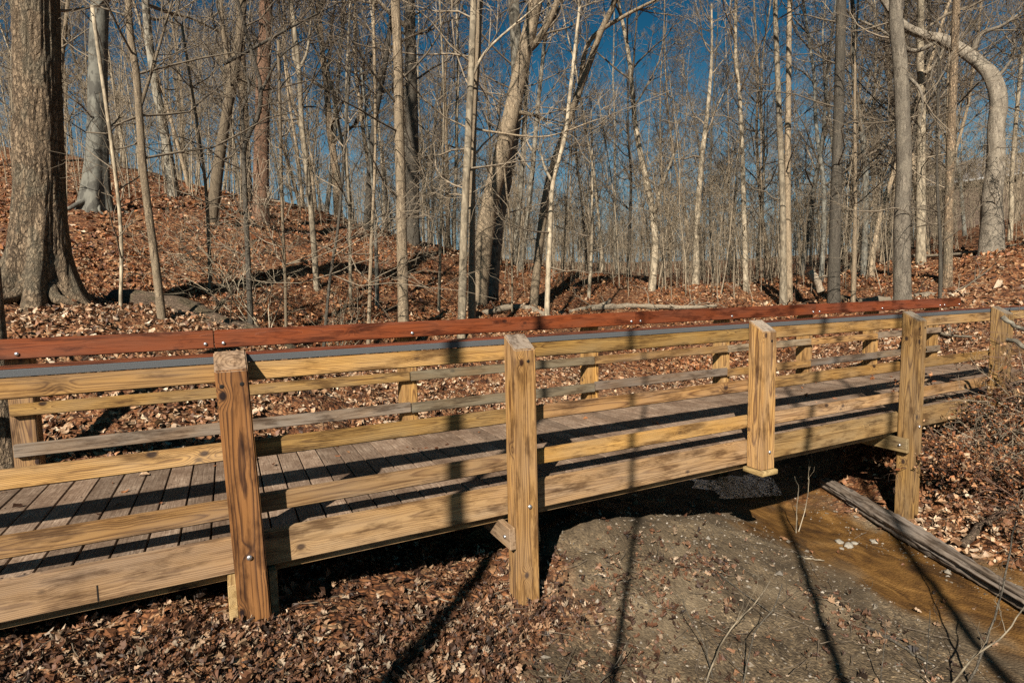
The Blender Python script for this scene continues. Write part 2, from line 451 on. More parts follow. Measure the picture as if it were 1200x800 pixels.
def ground_mat():
    m, nt, b = mat("forest_floor"); g = N(nt)
    co = g.coord()
    at = g.n("ShaderNodeAttribute", attribute_name="gravel").outputs["Fac"]
    wt = g.n("ShaderNodeAttribute", attribute_name="wet").outputs["Fac"]
    # leaves: cells of two sizes
    d1 = g.n("ShaderNodeTexVoronoi"); d1.inputs["Scale"].default_value = 22
    wob = g.vmath('ADD', co, g.vmath('SCALE', g.n("ShaderNodeTexNoise").outputs["Color"]))
    g.set(d1.inputs["Vector"], g.mapping(co, (1, 1, .6)))
    cr = g.sep(d1.outputs["Color"])[0]
    leaf = g.ramp(cr, [(0, (.035, .016, .008)), (.25, (.13, .050, .020)), (.5, (.22, .088, .034)), (.75, (.29, .135, .058)), (1, (.38, .24, .13))])
    edge = g.voro(co, 22, 'DISTANCE_TO_EDGE')
    leaf = g.mix(1.0, leaf, g.ramp(edge, [(0, (.25, .22, .2)), (.12, (1, 1, 1))]), 'MULTIPLY')
    big = g.noise(co, .8, 4)
    leaf = g.mix(1.0, leaf, g.ramp(big, [(.3, (.6, .55, .5)), (.6, (1, 1, 1))]), 'MULTIPLY')
    # gravelly mud
    n1 = g.noise(co, 3.0, 5, .6); n2 = g.noise(co, 40, 4, .7)
    pv = g.n("ShaderNodeTexVoronoi"); pv.inputs["Scale"].default_value = 75; g.set(pv.inputs["Vector"], co)
    pc = g.sep(pv.outputs["Color"])[0]
    mud = g.ramp(n1, [(.3, (.052, .038, .023)), (.5, (.115, .084, .050)), (.7, (.205, .155, .096))])
    mud = g.mix(g.ramp(g.noise(co, 1.7, 4), [(.35, (.1, .1, .1)), (.6, (.85, .85, .85))]), mud, g.ramp(pc, [(0, (.35, .32, .3)), (.55, (1, 1, 1)), (.92, (1.25, 1.2, 1.1)), (1, (2.4, 2.3, 2.1))]), 'MULTIPLY')
    mud = g.mix(.7, mud, g.ramp(n2, [(.3, (.55, .52, .5)), (.65, (1.15, 1.15, 1.15))]), 'MULTIPLY')
    amber = g.ramp(g.noise(g.mapping(co, (1, .45, 1)), 4.5, 6, .72, 1.2), [(.30, (.022, .013, .007)), (.43, (.075, .036, .011)), (.57, (.15, .074, .020)), (.72, (.28, .15, .047))])
    mud = g.mix(wt, mud, amber)
    col = g.mix(at, leaf, mud)
    g.set(b.inputs["Base Color"], col); g.set(b.inputs["Roughness"], g.math('SUBTRACT', .88, g.math('MULTIPLY', wt, .38)))
    hl = g.math('MULTIPLY', g.math('ADD', edge, g.math('MULTIPLY', cr, .5)), g.math('SUBTRACT', 1.0, at))
    hm = g.math('MULTIPLY', g.math('ADD', g.math('MULTIPLY', n2, .22), g.math('MULTIPLY', pv.outputs["Distance"], -.2)), at)
    g.set(b.inputs["Normal"], g.bump(g.math('ADD', hl, hm), .9, .03))
    return m
M['ground'] = ground_mat()
gb = MB(); gb.add(V, Q)
ground = gb.build("ground", M['ground'])
tag(ground, "forest floor of brown leaves with a muddy gravel creek bed", "ground", kind="structure")
a = ground.data.attributes.new("gravel", 'FLOAT', 'POINT')
a.data.foreach_set("value", gravel(V[:, 0], V[:, 1]).astype(np.float32))
_sd = creek_sd(V[:, 0], V[:, 1])
a = ground.data.attributes.new("wet", 'FLOAT', 'POINT')
a.data.foreach_set("value", (1 - ss(2.2, 3.6, V[:, 1])).astype(np.float32) * (1 - ss(.35, .85, np.abs(_sd - .22) + .42 * fbm(np.stack([V[:, 0] * 2.6, V[:, 1] * 2.6, V[:, 0] * 0 + 3], -1), 4))).astype(np.float32))

# creek water: a shallow clear sheet following the creek
def water_mat():
    m = bpy.data.materials.new("creek_water"); m.use_nodes = True
    nt = m.node_tree; nt.nodes.clear(); g = N(nt)
    out = g.n("ShaderNodeOutputMaterial"); tr = g.n("ShaderNodeBsdfTransparent"); gl = g.n("ShaderNodeBsdfGlossy")
    tr.inputs[0].default_value = (.95, .82, .58, 1); gl.inputs["Roughness"].default_value = .03
    fr = g.n("ShaderNodeFresnel"); fr.inputs[0].default_value = 1.33
    bp = g.bump(g.noise(g.mapping(g.coord(), (16, 9, 9)), 1.0, 3), 1.0, .08)
    g.set(fr.inputs["Normal"], bp); g.set(gl.inputs["Normal"], bp)
    mx = g.n("ShaderNodeMixShader"); g.set(mx.inputs[0], fr.outputs[0]); g.set(mx.inputs[1], tr.outputs[0]); g.set(mx.inputs[2], gl.outputs[0])
    g.set(out.inputs[0], mx.outputs[0]); return m
pts = []
for (x0, y0), (x1, y1) in zip(CREEK[:-2], CREEK[1:-1]):
    for s in np.linspace(0, 1, 6, endpoint=False): pts.append((x0 + s * (x1 - x0), y0 + s * (y1 - y0)))
pts = np.array(pts)
tg = np.gradient(pts, axis=0); tg /= np.linalg.norm(tg, axis=1, keepdims=True)
nr = np.stack([-tg[:, 1], tg[:, 0]], -1)
wl_ = np.concatenate([[np.append(p + n * min(.75, .25 + .5 * (p[1] - 1.0)), -1.034) for p, n in zip(pts, nr) if p[1] > 1.0], [np.append(p - n * min(1.0, .3 + .5 * (p[1] - 1.0)), -1.034) for p, n in zip(pts, nr) if p[1] > 1.0]])
k = len(wl_) // 2; ii = np.arange(k - 1)
mb = MB(); mb.add(wl_, np.stack([ii, ii + 1, ii + k + 1, ii + k], -1))
tag(mb.build("creek_water", water_mat()), "shallow amber creek water under the footbridge", "creek", kind="structure")

# ------------------------------------------------------------------ footbridge
bridge = empty("footbridge", (0, 0, 0))
tag(bridge, "wooden footbridge with slatted railings and a red brown handrail over the creek", "bridge")
NEAR = [0.02, 1.54, 3.595, 5.55, 7.095]            # near posts
FAR = [-1.275, 1.41, 3.36, 5.24, 6.72, 8.12, 9.62]    # far posts

def bolt(p, axis, r, name="bolt", parent=None, mt='bolt', ln=.012):
    d = np.zeros(3); d[axis] = -1
    p = np.array(p, float)
    mb = MB()
    V, Q, T = tube([p, p + d * ln * .6, p + d * ln], [r, r, r * .55], 12); mb.add(V, Q, T)
    return mb.build(name, M[mt], parent)

def post(x, y0, zb, zt_back, zt_front, material, name="post", lean=0.0, wdt=.14, dep=.14, endmat=True, rag=0):
    bm = bmesh.new()
    bmesh.ops.create_cube(bm, size=1)
    for v in bm.verts:
        sx, sy, sz = v.co.x > 0, v.co.y > 0, v.co.z > 0
        v.co.x = x + (wdt / 2 if sx else -wdt / 2)
        v.co.y = y0 + (dep if sy else 0)
        v.co.z = (zt_back if sy else zt_front) if sz else zb
    bmesh.ops.bevel(bm, geom=list(bm.edges), offset=.006, segments=2, affect='EDGES')
    for v in bm.verts: v.co.x += lean * (v.co.z - .3)
    mb = MB(); mb.bm(bm)
    me_mats = [material, M['post_end_brown'] if material is M['post_red'] else M['post_end']]
    o = mb.build(name, me_mats, bridge, smooth=False)
    if endmat:
        for f in o.data.polygons:
            if f.normal.z > .3 and f.center.z > zt_front - .03: f.material_index = 1
    return o

for k, x in enumerate(NEAR):
    zb = [-.6, -1.15, -.185, -1.35, -.55][k]
    pm = [M['post_red'], M['post'], M['post'], M['post'], M['post']][k]
    p = post(x, -.145, zb, .945, .862, pm, lean=[-.030, .002, .004, .012, .004][k])
    if k == 0: p['label'] = "reddish brown grained post"
    hs_ = [(-.045, .79), (.04, .795)] if k in (0, 3, 4) else [(.02, .79)]
    for dx, z in hs_:
        bolt((x + dx + [-.03, 0, 0, .01, 0][k] * .5, -.141, z), 1, .013, "bolt_hole", p, 'hole', .0052)
    bolt((x + .01, -.145, [-.04, -.08, -.05, -.10, -.05][k]), 1, .013, "bolt", p)
    if k == 2:
        mb = MB(); mb.bm(box_bm((x - .085, -.165, -.225), (x + .085, .02, -.188), .004))
        mb.build("post_base", M['cross'], bridge)
# rails: one board per span, each a part
ends = [-3.2] + NEAR + [8.6]
def boards(name, material, y0, y1, z0, z1, ends=ends, gap=.003, bev=.006, jit=.006):
    for x0, x1 in zip(ends[:-1], ends[1:]):
        j = random.uniform(-jit, jit)
        mb = MB(); mb.bm(box_bm((x0 + gap, y0 + random.uniform(0, .002), z0 + j), (x1 - gap, y1, z1 + j), bev, 2))
        mt = material if not isinstance(material, list) else random.choice(material)
        mb.build(name, mt, bridge, smooth=False)
boards("fascia_beam", M['beam'], 0.0, .042, -.167, .015, jit=.003)
boards("toe_rail", [M['rail'], M['rail'], M['beam']], 0.0, .040, .109, .205, jit=.004)
boards("middle_rail", M['rail'], 0.0, .040, .400, .487)
boards("top_rail", M['rail'], 0.0, .040, .790, .879, jit=.002)
for x0, x1 in zip(ends[:-1], ends[1:]):
    mb = MB(); mb.bm(box_bm((x0 + .002, .004, .883), (x1 - .002, .142, .916), .002, 1))
    cb = mb.build("cap_board", M['grey_edge'], bridge, smooth=False)
    mb = MB(); mb.bm(box_bm((x0 + .002, .008, .9165), (x1 - .002, .146, .923), .001, 1))
    mb.build("cap_facing", M['red'], cb, smooth=False)
# little saw cut in the first beam
mb = MB(); mb.bm(box_bm((-.600, -.0012, -.160), (-.594, .004, -.085), 0)); mb.build("saw_cut", M['hole'], bridge, smooth=False)

# deck of planks (one part)
def deck_mat():
    m, nt, b = mat("deck_planks"); g = N(nt)
    geo = g.n("ShaderNodeNewGeometry"); isl = geo.outputs["Random Per Island"]; co = g.coord()
    p = g.vmath('ADD', co, g.comb(g.math('MULTIPLY', isl, 20), g.math('MULTIPLY', isl, 40), 0.0))
    f = g.noise(g.mapping(p, (120, 5, 60)), 1.0, 4, .6); bl = g.noise(p, 6, 5, .65); sp = g.noise(p, 55, 3, .7)
    col = g.ramp(f, [(.25, (.10, .068, .045)), (.5, (.28, .20, .138)), (.75, (.46, .36, .265))])
    col = g.mix(g.ramp(bl, [(.35, (0, 0, 0)), (.7, (1, 1, 1))]), col, (.16, .105, .068))
    col = g.mix(.75, col, g.ramp(sp, [(.35, (.6, .55, .52)), (.6, (1.1, 1.1, 1.1)), (.72, (1.6, 1.55, 1.5))]), 'MULTIPLY')
    dr = g.ramp(g.noise(co, 1.6, 5, .65), [(.35, (.55, .48, .43)), (.6, (1, 1, 1))])
    col = g.mix(.8, col, dr, 'MULTIPLY')
    v = g.math('ADD', g.math('MULTIPLY', isl, .55), .68)
    col = g.mix(1.0, col, g.comb(v, v, v), 'MULTIPLY')
    g.set(b.inputs["Base Color"], col); b.inputs["Roughness"].default_value = .8
    g.set(b.inputs["Normal"], g.bump(g.math('ADD', f, sp), .5, .004))
    return m
mb = MB(); PW = .14; X0 = -.976
for k in range(-17, 77):
    x = X0 + k * PW
    j = random.uniform(-.0015, .0015)
    mb.bm(box_bm((x + .0045, .046 + random.uniform(0, .004), -.038 + j), (x + PW - .0045, 1.74, j), .003))
for k in range(-17, 77):
    for y in (.075, .62, 1.17, 1.70):
        for dx in (.03, .11):
            x = X0 + k * PW + dx + random.uniform(-.004, .004); yy = y + random.uniform(-.006, .006)
            V, Q, T = tube([(x, yy, .0005), (x, yy, .0022)], [.0042, .0038], 6); mb.add(V, Q, T, 1)
mb.build("deck", [deck_mat(), M['hole']], bridge, smooth=False)
mb = MB()
for y in (.055, .60, 1.15, 1.70):
    mb.bm(box_bm((-3.2, y, -.235 if .3 < y < 1.5 else -.22), (9.8, y + .04, -.042), .003))
mb.build("joists", M['beam'], bridge, smooth=False)
# cross timbers clasping the standing posts
for x, zt, zb in ((NEAR[0] + .02, -.172, -.42), (NEAR[1] - .002, -.205, -.335), (NEAR[3] - .015, -.205, -.335), (NEAR[4], -.2, -.33)):
    for s in (-1, 1):
        bm = bmesh.new(); bmesh.ops.create_cube(bm, size=1)
        xa, xb = (x - .072 - .040, x - .0715) if s < 0 else (x + .0715, x + .111)
        yb, yt = (-.125, -.115) if s < 0 else (-.10, -.06)
        for v in bm.verts:
            top = v.co.z > 0
            v.co.x = xa if v.co.x < 0 else xb
            v.co.y = (yt if top else yb) if v.co.y < 0 else 1.98
            v.co.z = (zt - .003 * (s > 0)) if top else zb
        bmesh.ops.bevel(bm, geom=list(bm.edges), offset=.004, segments=1, affect='EDGES')
        mb = MB(); mb.bm(bm); c = mb.build("cross_beam", M['cross'], bridge, smooth=False)
        if s < 0 and zb > -.4: 
            mb = MB(); V, T_, Tr = tube([(xa, -.06, (zt + zb) / 2), (xa - .012, -.06, (zt + zb) / 2)], [.013, .009], 10); mb.add(V, T_, Tr); mb.build("bolt", M['bolt'], c)
# far side
for x in FAR:
    zb = hz(x, 1.9) - .3
    post(x, 1.815, zb, .905, .865, M['post'], endmat=False)
fe = [-1.335, 1.41, 3.36, 5.24, 6.72, 8.12, 9.69]
boards("far_toe_rail", [M['rail_grey'], M['rail']], 1.774, 1.812, .157, .247, fe, jit=.008)
boards("far_middle_rail", [M['rail'], M['rail'], M['rail_grey']], 1.774, 1.812, .437, .520, fe, jit=.008)
boards("far_fascia_beam", M['beam'], 1.745, 1.785, -.167, .012, [-3.2, 1.4, 5.2, 9.8], jit=0)
rj = [-3.2, -.095, 3.86, 6.75, 9.62, 10.14]
for x0, x1 in zip(rj[:-1], rj[1:]):
    mb = MB(); mb.bm(box_bm((x0 + .0015, 1.745, .826), (x1 - .0015, 1.783, .962), .006, 2))
    hb = mb.build("handrail_board", M['red'], bridge, smooth=False)
    for bx in ([x0 + .06] if x0 > -3 else []) + [x1 - .06] + [f + .02 for f in FAR if x0 + .5 < f < x1 - .5]:
        bolt((bx, 1.745, .862), 1, .013, "bolt", hb)
for x in FAR:
    mb = MB(); mb.bm(box_bm((x - .05, 1.784, .84), (x + .05, 1.8145, .90), .003)); mb.build("bracket", M['hole'], bridge)

# each board's own middle becomes its origin, so that its growth rings run round its own pith
for o in list(bridge.children):
    n_ = len(o.data.vertices); c_ = np.empty(n_ * 3); o.data.vertices.foreach_get("co", c_); c_ = c_.reshape(-1, 3)
    m_ = (c_.min(0) + c_.max(0)) / 2
    o.data.transform(Matrix.Translation(Vector(-m_))); o.location = m_
    for q_ in o.children: q_.location = -m_

# ------------------------------------------------------------------ trees
M['oak'] = bark("furrowed_bark", (.27, .192, .118), (.115, .078, .047), .7, .45, 1.0, .06, mott=(.13, .135, .10), mamt=.3)
M['beech'] = bark("smooth_grey_bark", (.19, .178, .142), (.095, .088, .07), 1.2, .4, .7, .014, mott=(.05, .045, .036), mamt=.75, furrow=False)
M['tan'] = bark("tan_bark", (.31, .235, .15), (.125, .09, .057), 1.6, .3, .8, .012, var=.8)
M['redbark'] = bark("reddish_plated_bark", (.25, .145, .088), (.105, .052, .03), 1.3, .2, 1.0, .025)
M['pale'] = bark("pale_bark", (.47, .385, .265), (.23, .18, .118), 1.5, .3, .6, .010, mott=(.10, .08, .055), mamt=.6, furrow=False, var=.7)
M['dark'] = bark("dark_bark", (.105, .088, .065), (.055, .045, .034), 1.1, .25, .9, .015)
M['mottled'] = bark("mottled_bark", (.33, .295, .225), (.13, .11, .08), 1.3, .4, .7, .014, mott=(.07, .058, .042), mamt=.85, furrow=False)
M['patch'] = bark("patchy_bark", (.235, .195, .145), (.10, .080, .058), 1.2, .35, .9, .016, mott=(.27, .225, .165), mamt=.6)
M['twig'] = bark("twig_bark", (.28, .22, .15), (.14, .108, .075), 1.5, .4, .2, .004, furrow=False, var=1.0)
M['redstem'] = bark("reddish_stem_bark", (.20, .12, .08), (.11, .06, .04), 1.5, .4, .2, .004, furrow=False, var=.3)
M['brush'] = bark("pale_stem_bark", (.36, .285, .19), (.18, .14, .094), 1.5, .4, .2, .004, furrow=False, var=.2)
M['twig_dark'] = bark("dark_twig_bark", (.19, .145, .10), (.10, .075, .052), 1.5, .4, .2, .004, furrow=False, var=.5)

def wander(p, d, length, n, amp, up, rng):
    """polyline from p along d, bending at random and upward"""
    P = [np.array(p, float)]; d = np.array(d, float)
    st = length / n
    for k in range(n):
        d = d + rng.normal(0, amp, 3); d[2] += up / n
        d /= np.linalg.norm(d); P.append(P[-1] + d * st)
    return np.array(P)

def grow(mb, p, d, length, r, level, rng, minr=.004, dens=1.0, up=.5, maxlev=3, m=0):
    n = [6, 5, 4, 3][min(level, 3)]
    P = wander(p, d, length, n, .16 + .05 * level, up, rng)
    tip = max(minr * .6, r * .25)
    rad = np.maximum(np.linspace(r, tip, n + 1), minr * .6)
    mb.add(*tube(P, rad, [6, 4, 3, 3][min(level, 3)], cap=False), m=m)
    if level >= maxlev: return
    nb = int(rng.poisson([6.5, 5.5, 4][min(level, 2)] * dens * min(1.6, (length / [3.5, 1.6, .8][min(level, 2)]) ** .6))) + 1
    for q in range(nb):
        t = rng.uniform(.2, 1.0); f = t * n; i0 = min(int(f), n - 1); fr = f - i0
        b = P[i0] * (1 - fr) + P[i0 + 1] * fr
        tdir = P[i0 + 1] - P[i0]; tdir /= np.linalg.norm(tdir)
        side = rng.normal(0, 1, 3); side -= tdir * (side @ tdir); side /= np.linalg.norm(side) + 1e-9
        ang = rng.uniform(.5, 1.1)
        nd = tdir * math.cos(ang) + side * math.sin(ang)
        rr = (rad[i0] * (1 - fr) + rad[i0 + 1] * fr) * rng.uniform(.4, .7)
        grow(mb, b, nd, length * rng.uniform(.3, .55) * (1.15 - .4 * t), max(rr, minr), level + 1, rng, minr, dens, up * .8, maxlev, m)

def smooth_path(P, n):
    """Catmull-Rom through the points"""
    P = np.asarray(P, float)
    seg = np.append(0, np.cumsum(np.linalg.norm(np.diff(P, axis=0), axis=1)))
    t = np.linspace(0, seg[-1], n); out = np.empty((n, P.shape[1]))
    Pe = np.concatenate([[2 * P[0] - P[1]], P, [2 * P[-1] - P[-2]]])
    for k, tt in enumerate(t):
        i0 = min(np.searchsorted(seg, tt, 'right') - 1, len(P) - 2); u = (tt - seg[i0]) / (seg[i0 + 1] - seg[i0])
        a, b, c, d = Pe[i0:i0 + 4]
        out[k] = .5 * ((2 * b) + (c - a) * u + (2 * a - 5 * b + 4 * c - d) * u * u + (3 * b - a - 3 * c + d) * u ** 3)
    return out

def trunk_mesh(mb, P, r, sides, rough, seed, flare=1.5, flen=.5, lobes=5, ridge=0.0):
    """trunk along P with root flare and uneven outline"""
    V, Q, T = tube(P, r, sides)
    n = len(P); th = np.arange(sides) * 2 * math.pi / sides
    C = np.repeat(P, sides, 0); Dv = V[:n * sides] - C
    rr = np.linalg.norm(Dv, axis=1, keepdims=True)
    s = np.append(0, np.cumsum(np.linalg.norm(np.diff(P, axis=0), axis=1)))
    S = np.repeat(s, sides); TH = np.tile(th, n)
    ph = seed * 1.7
    fl = np.exp(-np.maximum(S - .15, 0) / flen) * (flare - 1) * (.75 + .45 * np.cos(lobes * TH + ph + .6 * np.sin(2 * TH + ph)))
    nz = rough * fbm(np.stack([np.cos(TH) * 1.3 + seed, np.sin(TH) * 1.3, S * 1.1], -1), 4)
    rg = 0
    if ridge:
        x = fbm(np.stack([np.cos(TH) * 8 + seed, np.sin(TH) * 8, S * 2.4], -1), 3)
        rg = ridge * (1 - 2.2 * np.abs(x))
    V[:n * sides] = C + Dv * (1 + fl + nz + rg)[:, None]
    mb.add(V, Q, T)

MAIN = []   # (pixel x, short name) used to tell the other trees where they stand
def main_tree(label, px, dist, wpx, bk, seed, top=None, sides=14, h=17, crown=9, crownlen=3.6, rough=.06, flare=1.5, forks=(), lowtw=6, short=None,
              name="bare_tree", twig='twig', flen=.5, lobes=5, ridge=0.0, rings=46, cdens=.8, taper=.55, cat="tree", roots=0):
    """px: [(x, y) photo points from base to top]; wpx: width in photo pixels at mid height"""
    rng = np.random.default_rng(seed)
    W = [atd(x, y, dist) for x, y in px]
    b = W[0]; gz_ = hz(b[0], b[1])
    shift = gz_ - b[2]
    pts = [np.array([b[0], b[1], gz_ - .25])] + [np.array([b[0], b[1], gz_])] + [q for q in W[1:] if q[2] > gz_ + .4]
    d = pts[-1] - pts[-2]; d = d / np.linalg.norm(d) * .6 + np.array([0, 0, .5]); d /= np.linalg.norm(d)
    if pts[-1][2] < h:
        q = pts[-1]; k = 0
        while q[2] < h and k < 12:
            d = d + rng.normal(0, .06, 3); d /= np.linalg.norm(d); q = q + d * 2.2; pts.append(q); k += 1
    _d = ray(*px[min(1, len(px) - 1)]); _c = (_d @ _F) / np.linalg.norm(_d); r0 = .5 * wpx / FPX * dist * _c * _c
    P = smooth_path(pts, rings)
    z = np.append(0, np.cumsum(np.linalg.norm(np.diff(P, axis=0), axis=1))); z = z / z[-1]
    rad = r0 * (1.12 - (1 - .12) * np.clip(z, 0, 1) ** 1.15 * (1 if taper > .5 else .9))
    rad = np.maximum(rad, .02)
    root = empty(name, (0, 0, 0)); root.location = (b[0], b[1], gz_)
    off = np.array([b[0], b[1], gz_])
    tag(root, label, cat)
    mb = MB(); trunk_mesh(mb, P - off, rad, sides, rough, seed, flare, flen, lobes, ridge)
    for q in range(roots):                                          # spreading surface roots
        a_ = q * 2 * math.pi / roots + rng.uniform(-.25, .25); L = r0 * rng.uniform(2.4, 4.4)
        rp = []
        for t in np.linspace(0, 1, 9):
            rr_ = r0 * .75 + (L - r0 * .6) * t; a2 = a_ + .35 * math.sin(t * 3 + q) * t
            x_, y_ = off[0] + math.cos(a2) * rr_, off[1] + math.sin(a2) * rr_
            zz = hz(x_, y_) + 1.15 * r0 * (1 - t) ** 2.2 + .05 * (1 - t) - .03 * t
            rp.append((x_ - off[0], y_ - off[1], zz - off[2]))
        rpn = np.array(rp); V, Q_, T_ = tube(rpn, np.linspace(r0 * .40, r0 * .09, 9), 10)
        V = V * 1.0; V[:, :3] += (.02 * fbm(V * 6 + seed, 3))[:, None]
        mb.add(V, Q_, T_)
    mb.build("trunk", M[bk], root)
    cb = MB()
    for fk in forks:                                                # thick forks drawn in the photo
        fp = smooth_path([atd(x, y, dist + (fk[2] if len(fk) > 2 else 0)) for x, y in fk[0]], 16)
        fr_ = .5 * fk[1] / FPX * dist * _c * _c
        cb.add(*tube(fp - off, np.linspace(fr_, fr_ * .35, 16), 8), m=0)
        for q in range(7):
            k = rng.integers(4, 15); dd = (fp[k] - fp[k - 1]); dd /= np.linalg.norm(dd)
            dd = dd + rng.normal(0, .7, 3); dd /= np.linalg.norm(dd)
            grow(cb, fp[k] - off, dd, rng.uniform(.9, 2.2), fr_ * .3, 1, rng, .005, cdens, .5, m=1)
    nl = int(13 * cdens + 3)
    for q in range(nl):
        t = rng.uniform(0, 1) ** .8; zz = crown + (P[-1, 2] - crown) * t
        k = min(int(np.searchsorted(P[:, 2], zz)), len(P) - 1)
        az = rng.uniform(0, 2 * math.pi); el = rng.uniform(.25, .9)
        dd = np.array([math.cos(az) * math.cos(el), math.sin(az) * math.cos(el), math.sin(el)])
        grow(cb, P[k] - off, dd, crownlen * (1.2 - .6 * t) * rng.uniform(.7, 1.2), rad[k] * .5, 0, rng, .006, cdens, .6, maxlev=3, m=1)
    for q in range(lowtw):                                          # low twiggy side shoots
        zz = P[1, 2] + rng.uniform(1.0, crown - P[1, 2] if crown - P[1, 2] > 1.5 else 1.5)
        k = min(int(np.searchsorted(P[:, 2], zz)), len(P) - 1)
        az = rng.uniform(0, 2 * math.pi); dd = np.array([math.cos(az), math.sin(az), rng.uniform(-.1, .7)]); dd /= np.linalg.norm(dd)
        grow(cb, P[k] - off, dd, rng.uniform(.9, 2.4), min(.018, rad[k] * .4), 1, rng, .0035, .8, .4, m=1)
    cb.build("crown", [M[bk], M[twig]], root)
    MAIN.append((px[0][0], short or label))
    return root

main_tree("massive furrowed oak with spreading roots at the left edge of the picture", [(45, 352), (47, 250), (44, 120), (42, 0), (40, -120)], 9.0, 58, 'oak', 1, sides=120, rings=240, h=16, crown=8,
          rough=.06, flare=2.5, flen=.42, lobes=7, ridge=.05, roots=13, lowtw=4, short="the massive oak", name="oak_tree", crownlen=5)
main_tree("rough trunk at the left edge showing between the bridge rails", [(9, 560), (4, 480), (-6, 380), (-22, 200), (-38, 0)], 5.75, 26, 'oak', 30, h=9, crown=6.5, crownlen=1.5, flare=1.15, short="the edge trunk", sides=16, lowtw=0, cdens=.4)
main_tree("thick smooth grey beech trunk on the hillside right of the massive oak", [(112, 243), (115, 150), (115, 60), (117, 0), (118, -80)], 14.2, 25, 'beech', 2, sides=24, rings=70, h=18, crown=8.5,
          flare=1.95, flen=.7, lobes=5, lowtw=5, short="the grey beech", name="beech_tree", roots=5)
main_tree("slim greenish sapling leaning left just behind the red handrail", [(191, 390), (181, 300), (168, 200), (160, 90), (150, 0)], 7.9, 9.5, 'tan', 3, h=10, crown=4.6, crownlen=1.8, flare=1.15, rough=.09,
          short="the greenish sapling", twig='twig', cdens=.7, forks=[([(163, 130), (185, 60), (205, -10)], 5)])
main_tree("whitish leaning trunk on the hill crest behind the greenish sapling", [(203, 218), (192, 150), (180, 90), (172, 20), (168, -40)], 19, 12, 'mottled', 4, h=18, crown=8, flare=1.5, short="the whitish trunk")
main_tree("tan trunk leaning right on the hillside and crossing a straight trunk", [(247, 245), (258, 180), (270, 110), (277, 70), (284, 0)], 14, 13, 'tan', 5, h=16, crown=7, flare=1.3, short="the leaning trunk",
          forks=[([(272, 90), (262, 40), (258, -20)], 8)])
main_tree("straight reddish plated trunk on the hill shoulder", [(305, 250), (307, 150), (310, 60), (313, -10)], 16, 19, 'redbark', 6, h=19, crown=8.5, flare=1.25, short="the reddish trunk", rough=.08, sides=20)
main_tree("straight grey brown trunk close behind the leaning trunk", [(290, 240), (286, 140), (282, 50), (282, -10)], 20, 13, 'oak', 7, h=19, crown=9, flare=1.25, short="the brownish trunk")
main_tree("dark crooked sapling with twisting limbs before the reddish trunk", [(294, 385), (290, 290), (286, 195), (288, 165), (303, 135), (305, 100), (296, 65)], 8.6, 6.5, 'dark', 8, h=7.5, crown=4.5, crownlen=1.7, flare=1.1,
          short="the crooked sapling", twig='twig_dark', forks=[([(287, 168), (284, 130), (292, 100), (275, 60)], 5), ([(262, 75), (300, 55), (345, 30), (400, 2)], 5), ([(305, 110), (330, 65), (370, 40)], 4)])
main_tree("pale forked sapling on the leafy slope left of the slim straight tree", [(371, 330), (364, 240), (354, 150), (350, 80)], 11.5, 7, 'pale', 9, h=11, crown=5, crownlen=1.9, flare=1.15, short="the forked sapling",
          forks=[([(352, 80), (345, 70), (343, 30), (338, -20)], 5), ([(351, 80), (360, 60), (366, 10)], 4)])
main_tree("slim straight tan tree standing close behind the handrail", [(472, 376), (471, 280), (468, 150), (466, 60), (463, 0), (461, -60)], 8.6, 12.5, 'tan', 10, h=13, crown=6, crownlen=2.0, flare=1.12, rough=.05,
          short="the slim tree", sides=18, cdens=.6, lowtw=9)
main_tree("thick dark trunk at the foot of the hill behind the slim straight tree", [(483, 275), (483, 150), (481, 50), (480, -20)], 19, 17, 'dark', 11, h=19, crown=9, flare=1.2, short="the thick trunk")
main_tree("left one of the two close pale stems beside the middle post", [(540, 372), (544, 260), (549, 160), (553, 60), (555, -20)], 9.2, 9, 'pale', 12, h=13, crown=6, crownlen=2, flare=1.15, short="the left stem",
          forks=[([(549, 100), (570, 60), (620, 15), (650, -10)], 4)], cdens=.7)
main_tree("right one of the two close pale stems beside the middle post", [(553, 372), (553, 260), (555, 140), (560, 60), (565, -20)], 9.6, 8, 'tan', 13, h=13, crown=6, crownlen=2, flare=1.15, short="the right stem",
          forks=[([(553, 150), (580, 155), (640, 160), (700, 140)], 3)], cdens=.7)
main_tree("large leaning tan tree that forks high above the middle of the bridge", [(558, 335), (572, 250), (590, 175), (606, 100), (616, 55), (630, -10)], 13, 21, 'tan', 14, h=15, crown=7.5, flare=1.25, short="the forked giant", sides=22, rings=70,
          forks=[([(617, 60), (632, 45), (650, 10), (655, -30)], 10), ([(598, 130), (625, 135), (640, 140)], 7)])
main_tree("mottled grey trunk leaning beside the large forked tan tree", [(574, 336), (583, 260), (598, 180), (606, 110), (604, 40), (600, -20)], 13.8, 16, 'mottled', 15, h=16, crown=8, flare=1.25, short="the mottled trunk", sides=18)
main_tree("slender grey trunk leaning right under the open sky", [(622, 318), (640, 230), (660, 160), (685, 90), (705, 35), (722, -5)], 15.5, 10, 'tan', 16, h=13, crown=7, flare=1.2, short="the slender trunk",
          forks=[([(680, 100), (690, 50), (730, 20), (790, -10)], 7)])
main_tree("thin pale forked sapling right of the mottled grey trunk", [(640, 366), (645, 260), (648, 215), (662, 160), (668, 110)], 11, 6, 'pale', 17, h=9, crown=5, crownlen=1.6, flare=1.1, short="the pale sapling",
          forks=[([(648, 215), (638, 195), (632, 170)], 4)])
main_tree("straight dark trunk rising in front of the right hand woods", [(977, 348), (979, 250), (983, 120), (986, 0), (988, -60)], 14.5, 14, 'dark', 18, h=17, crown=8, flare=1.2, short="the dark trunk", sides=18)
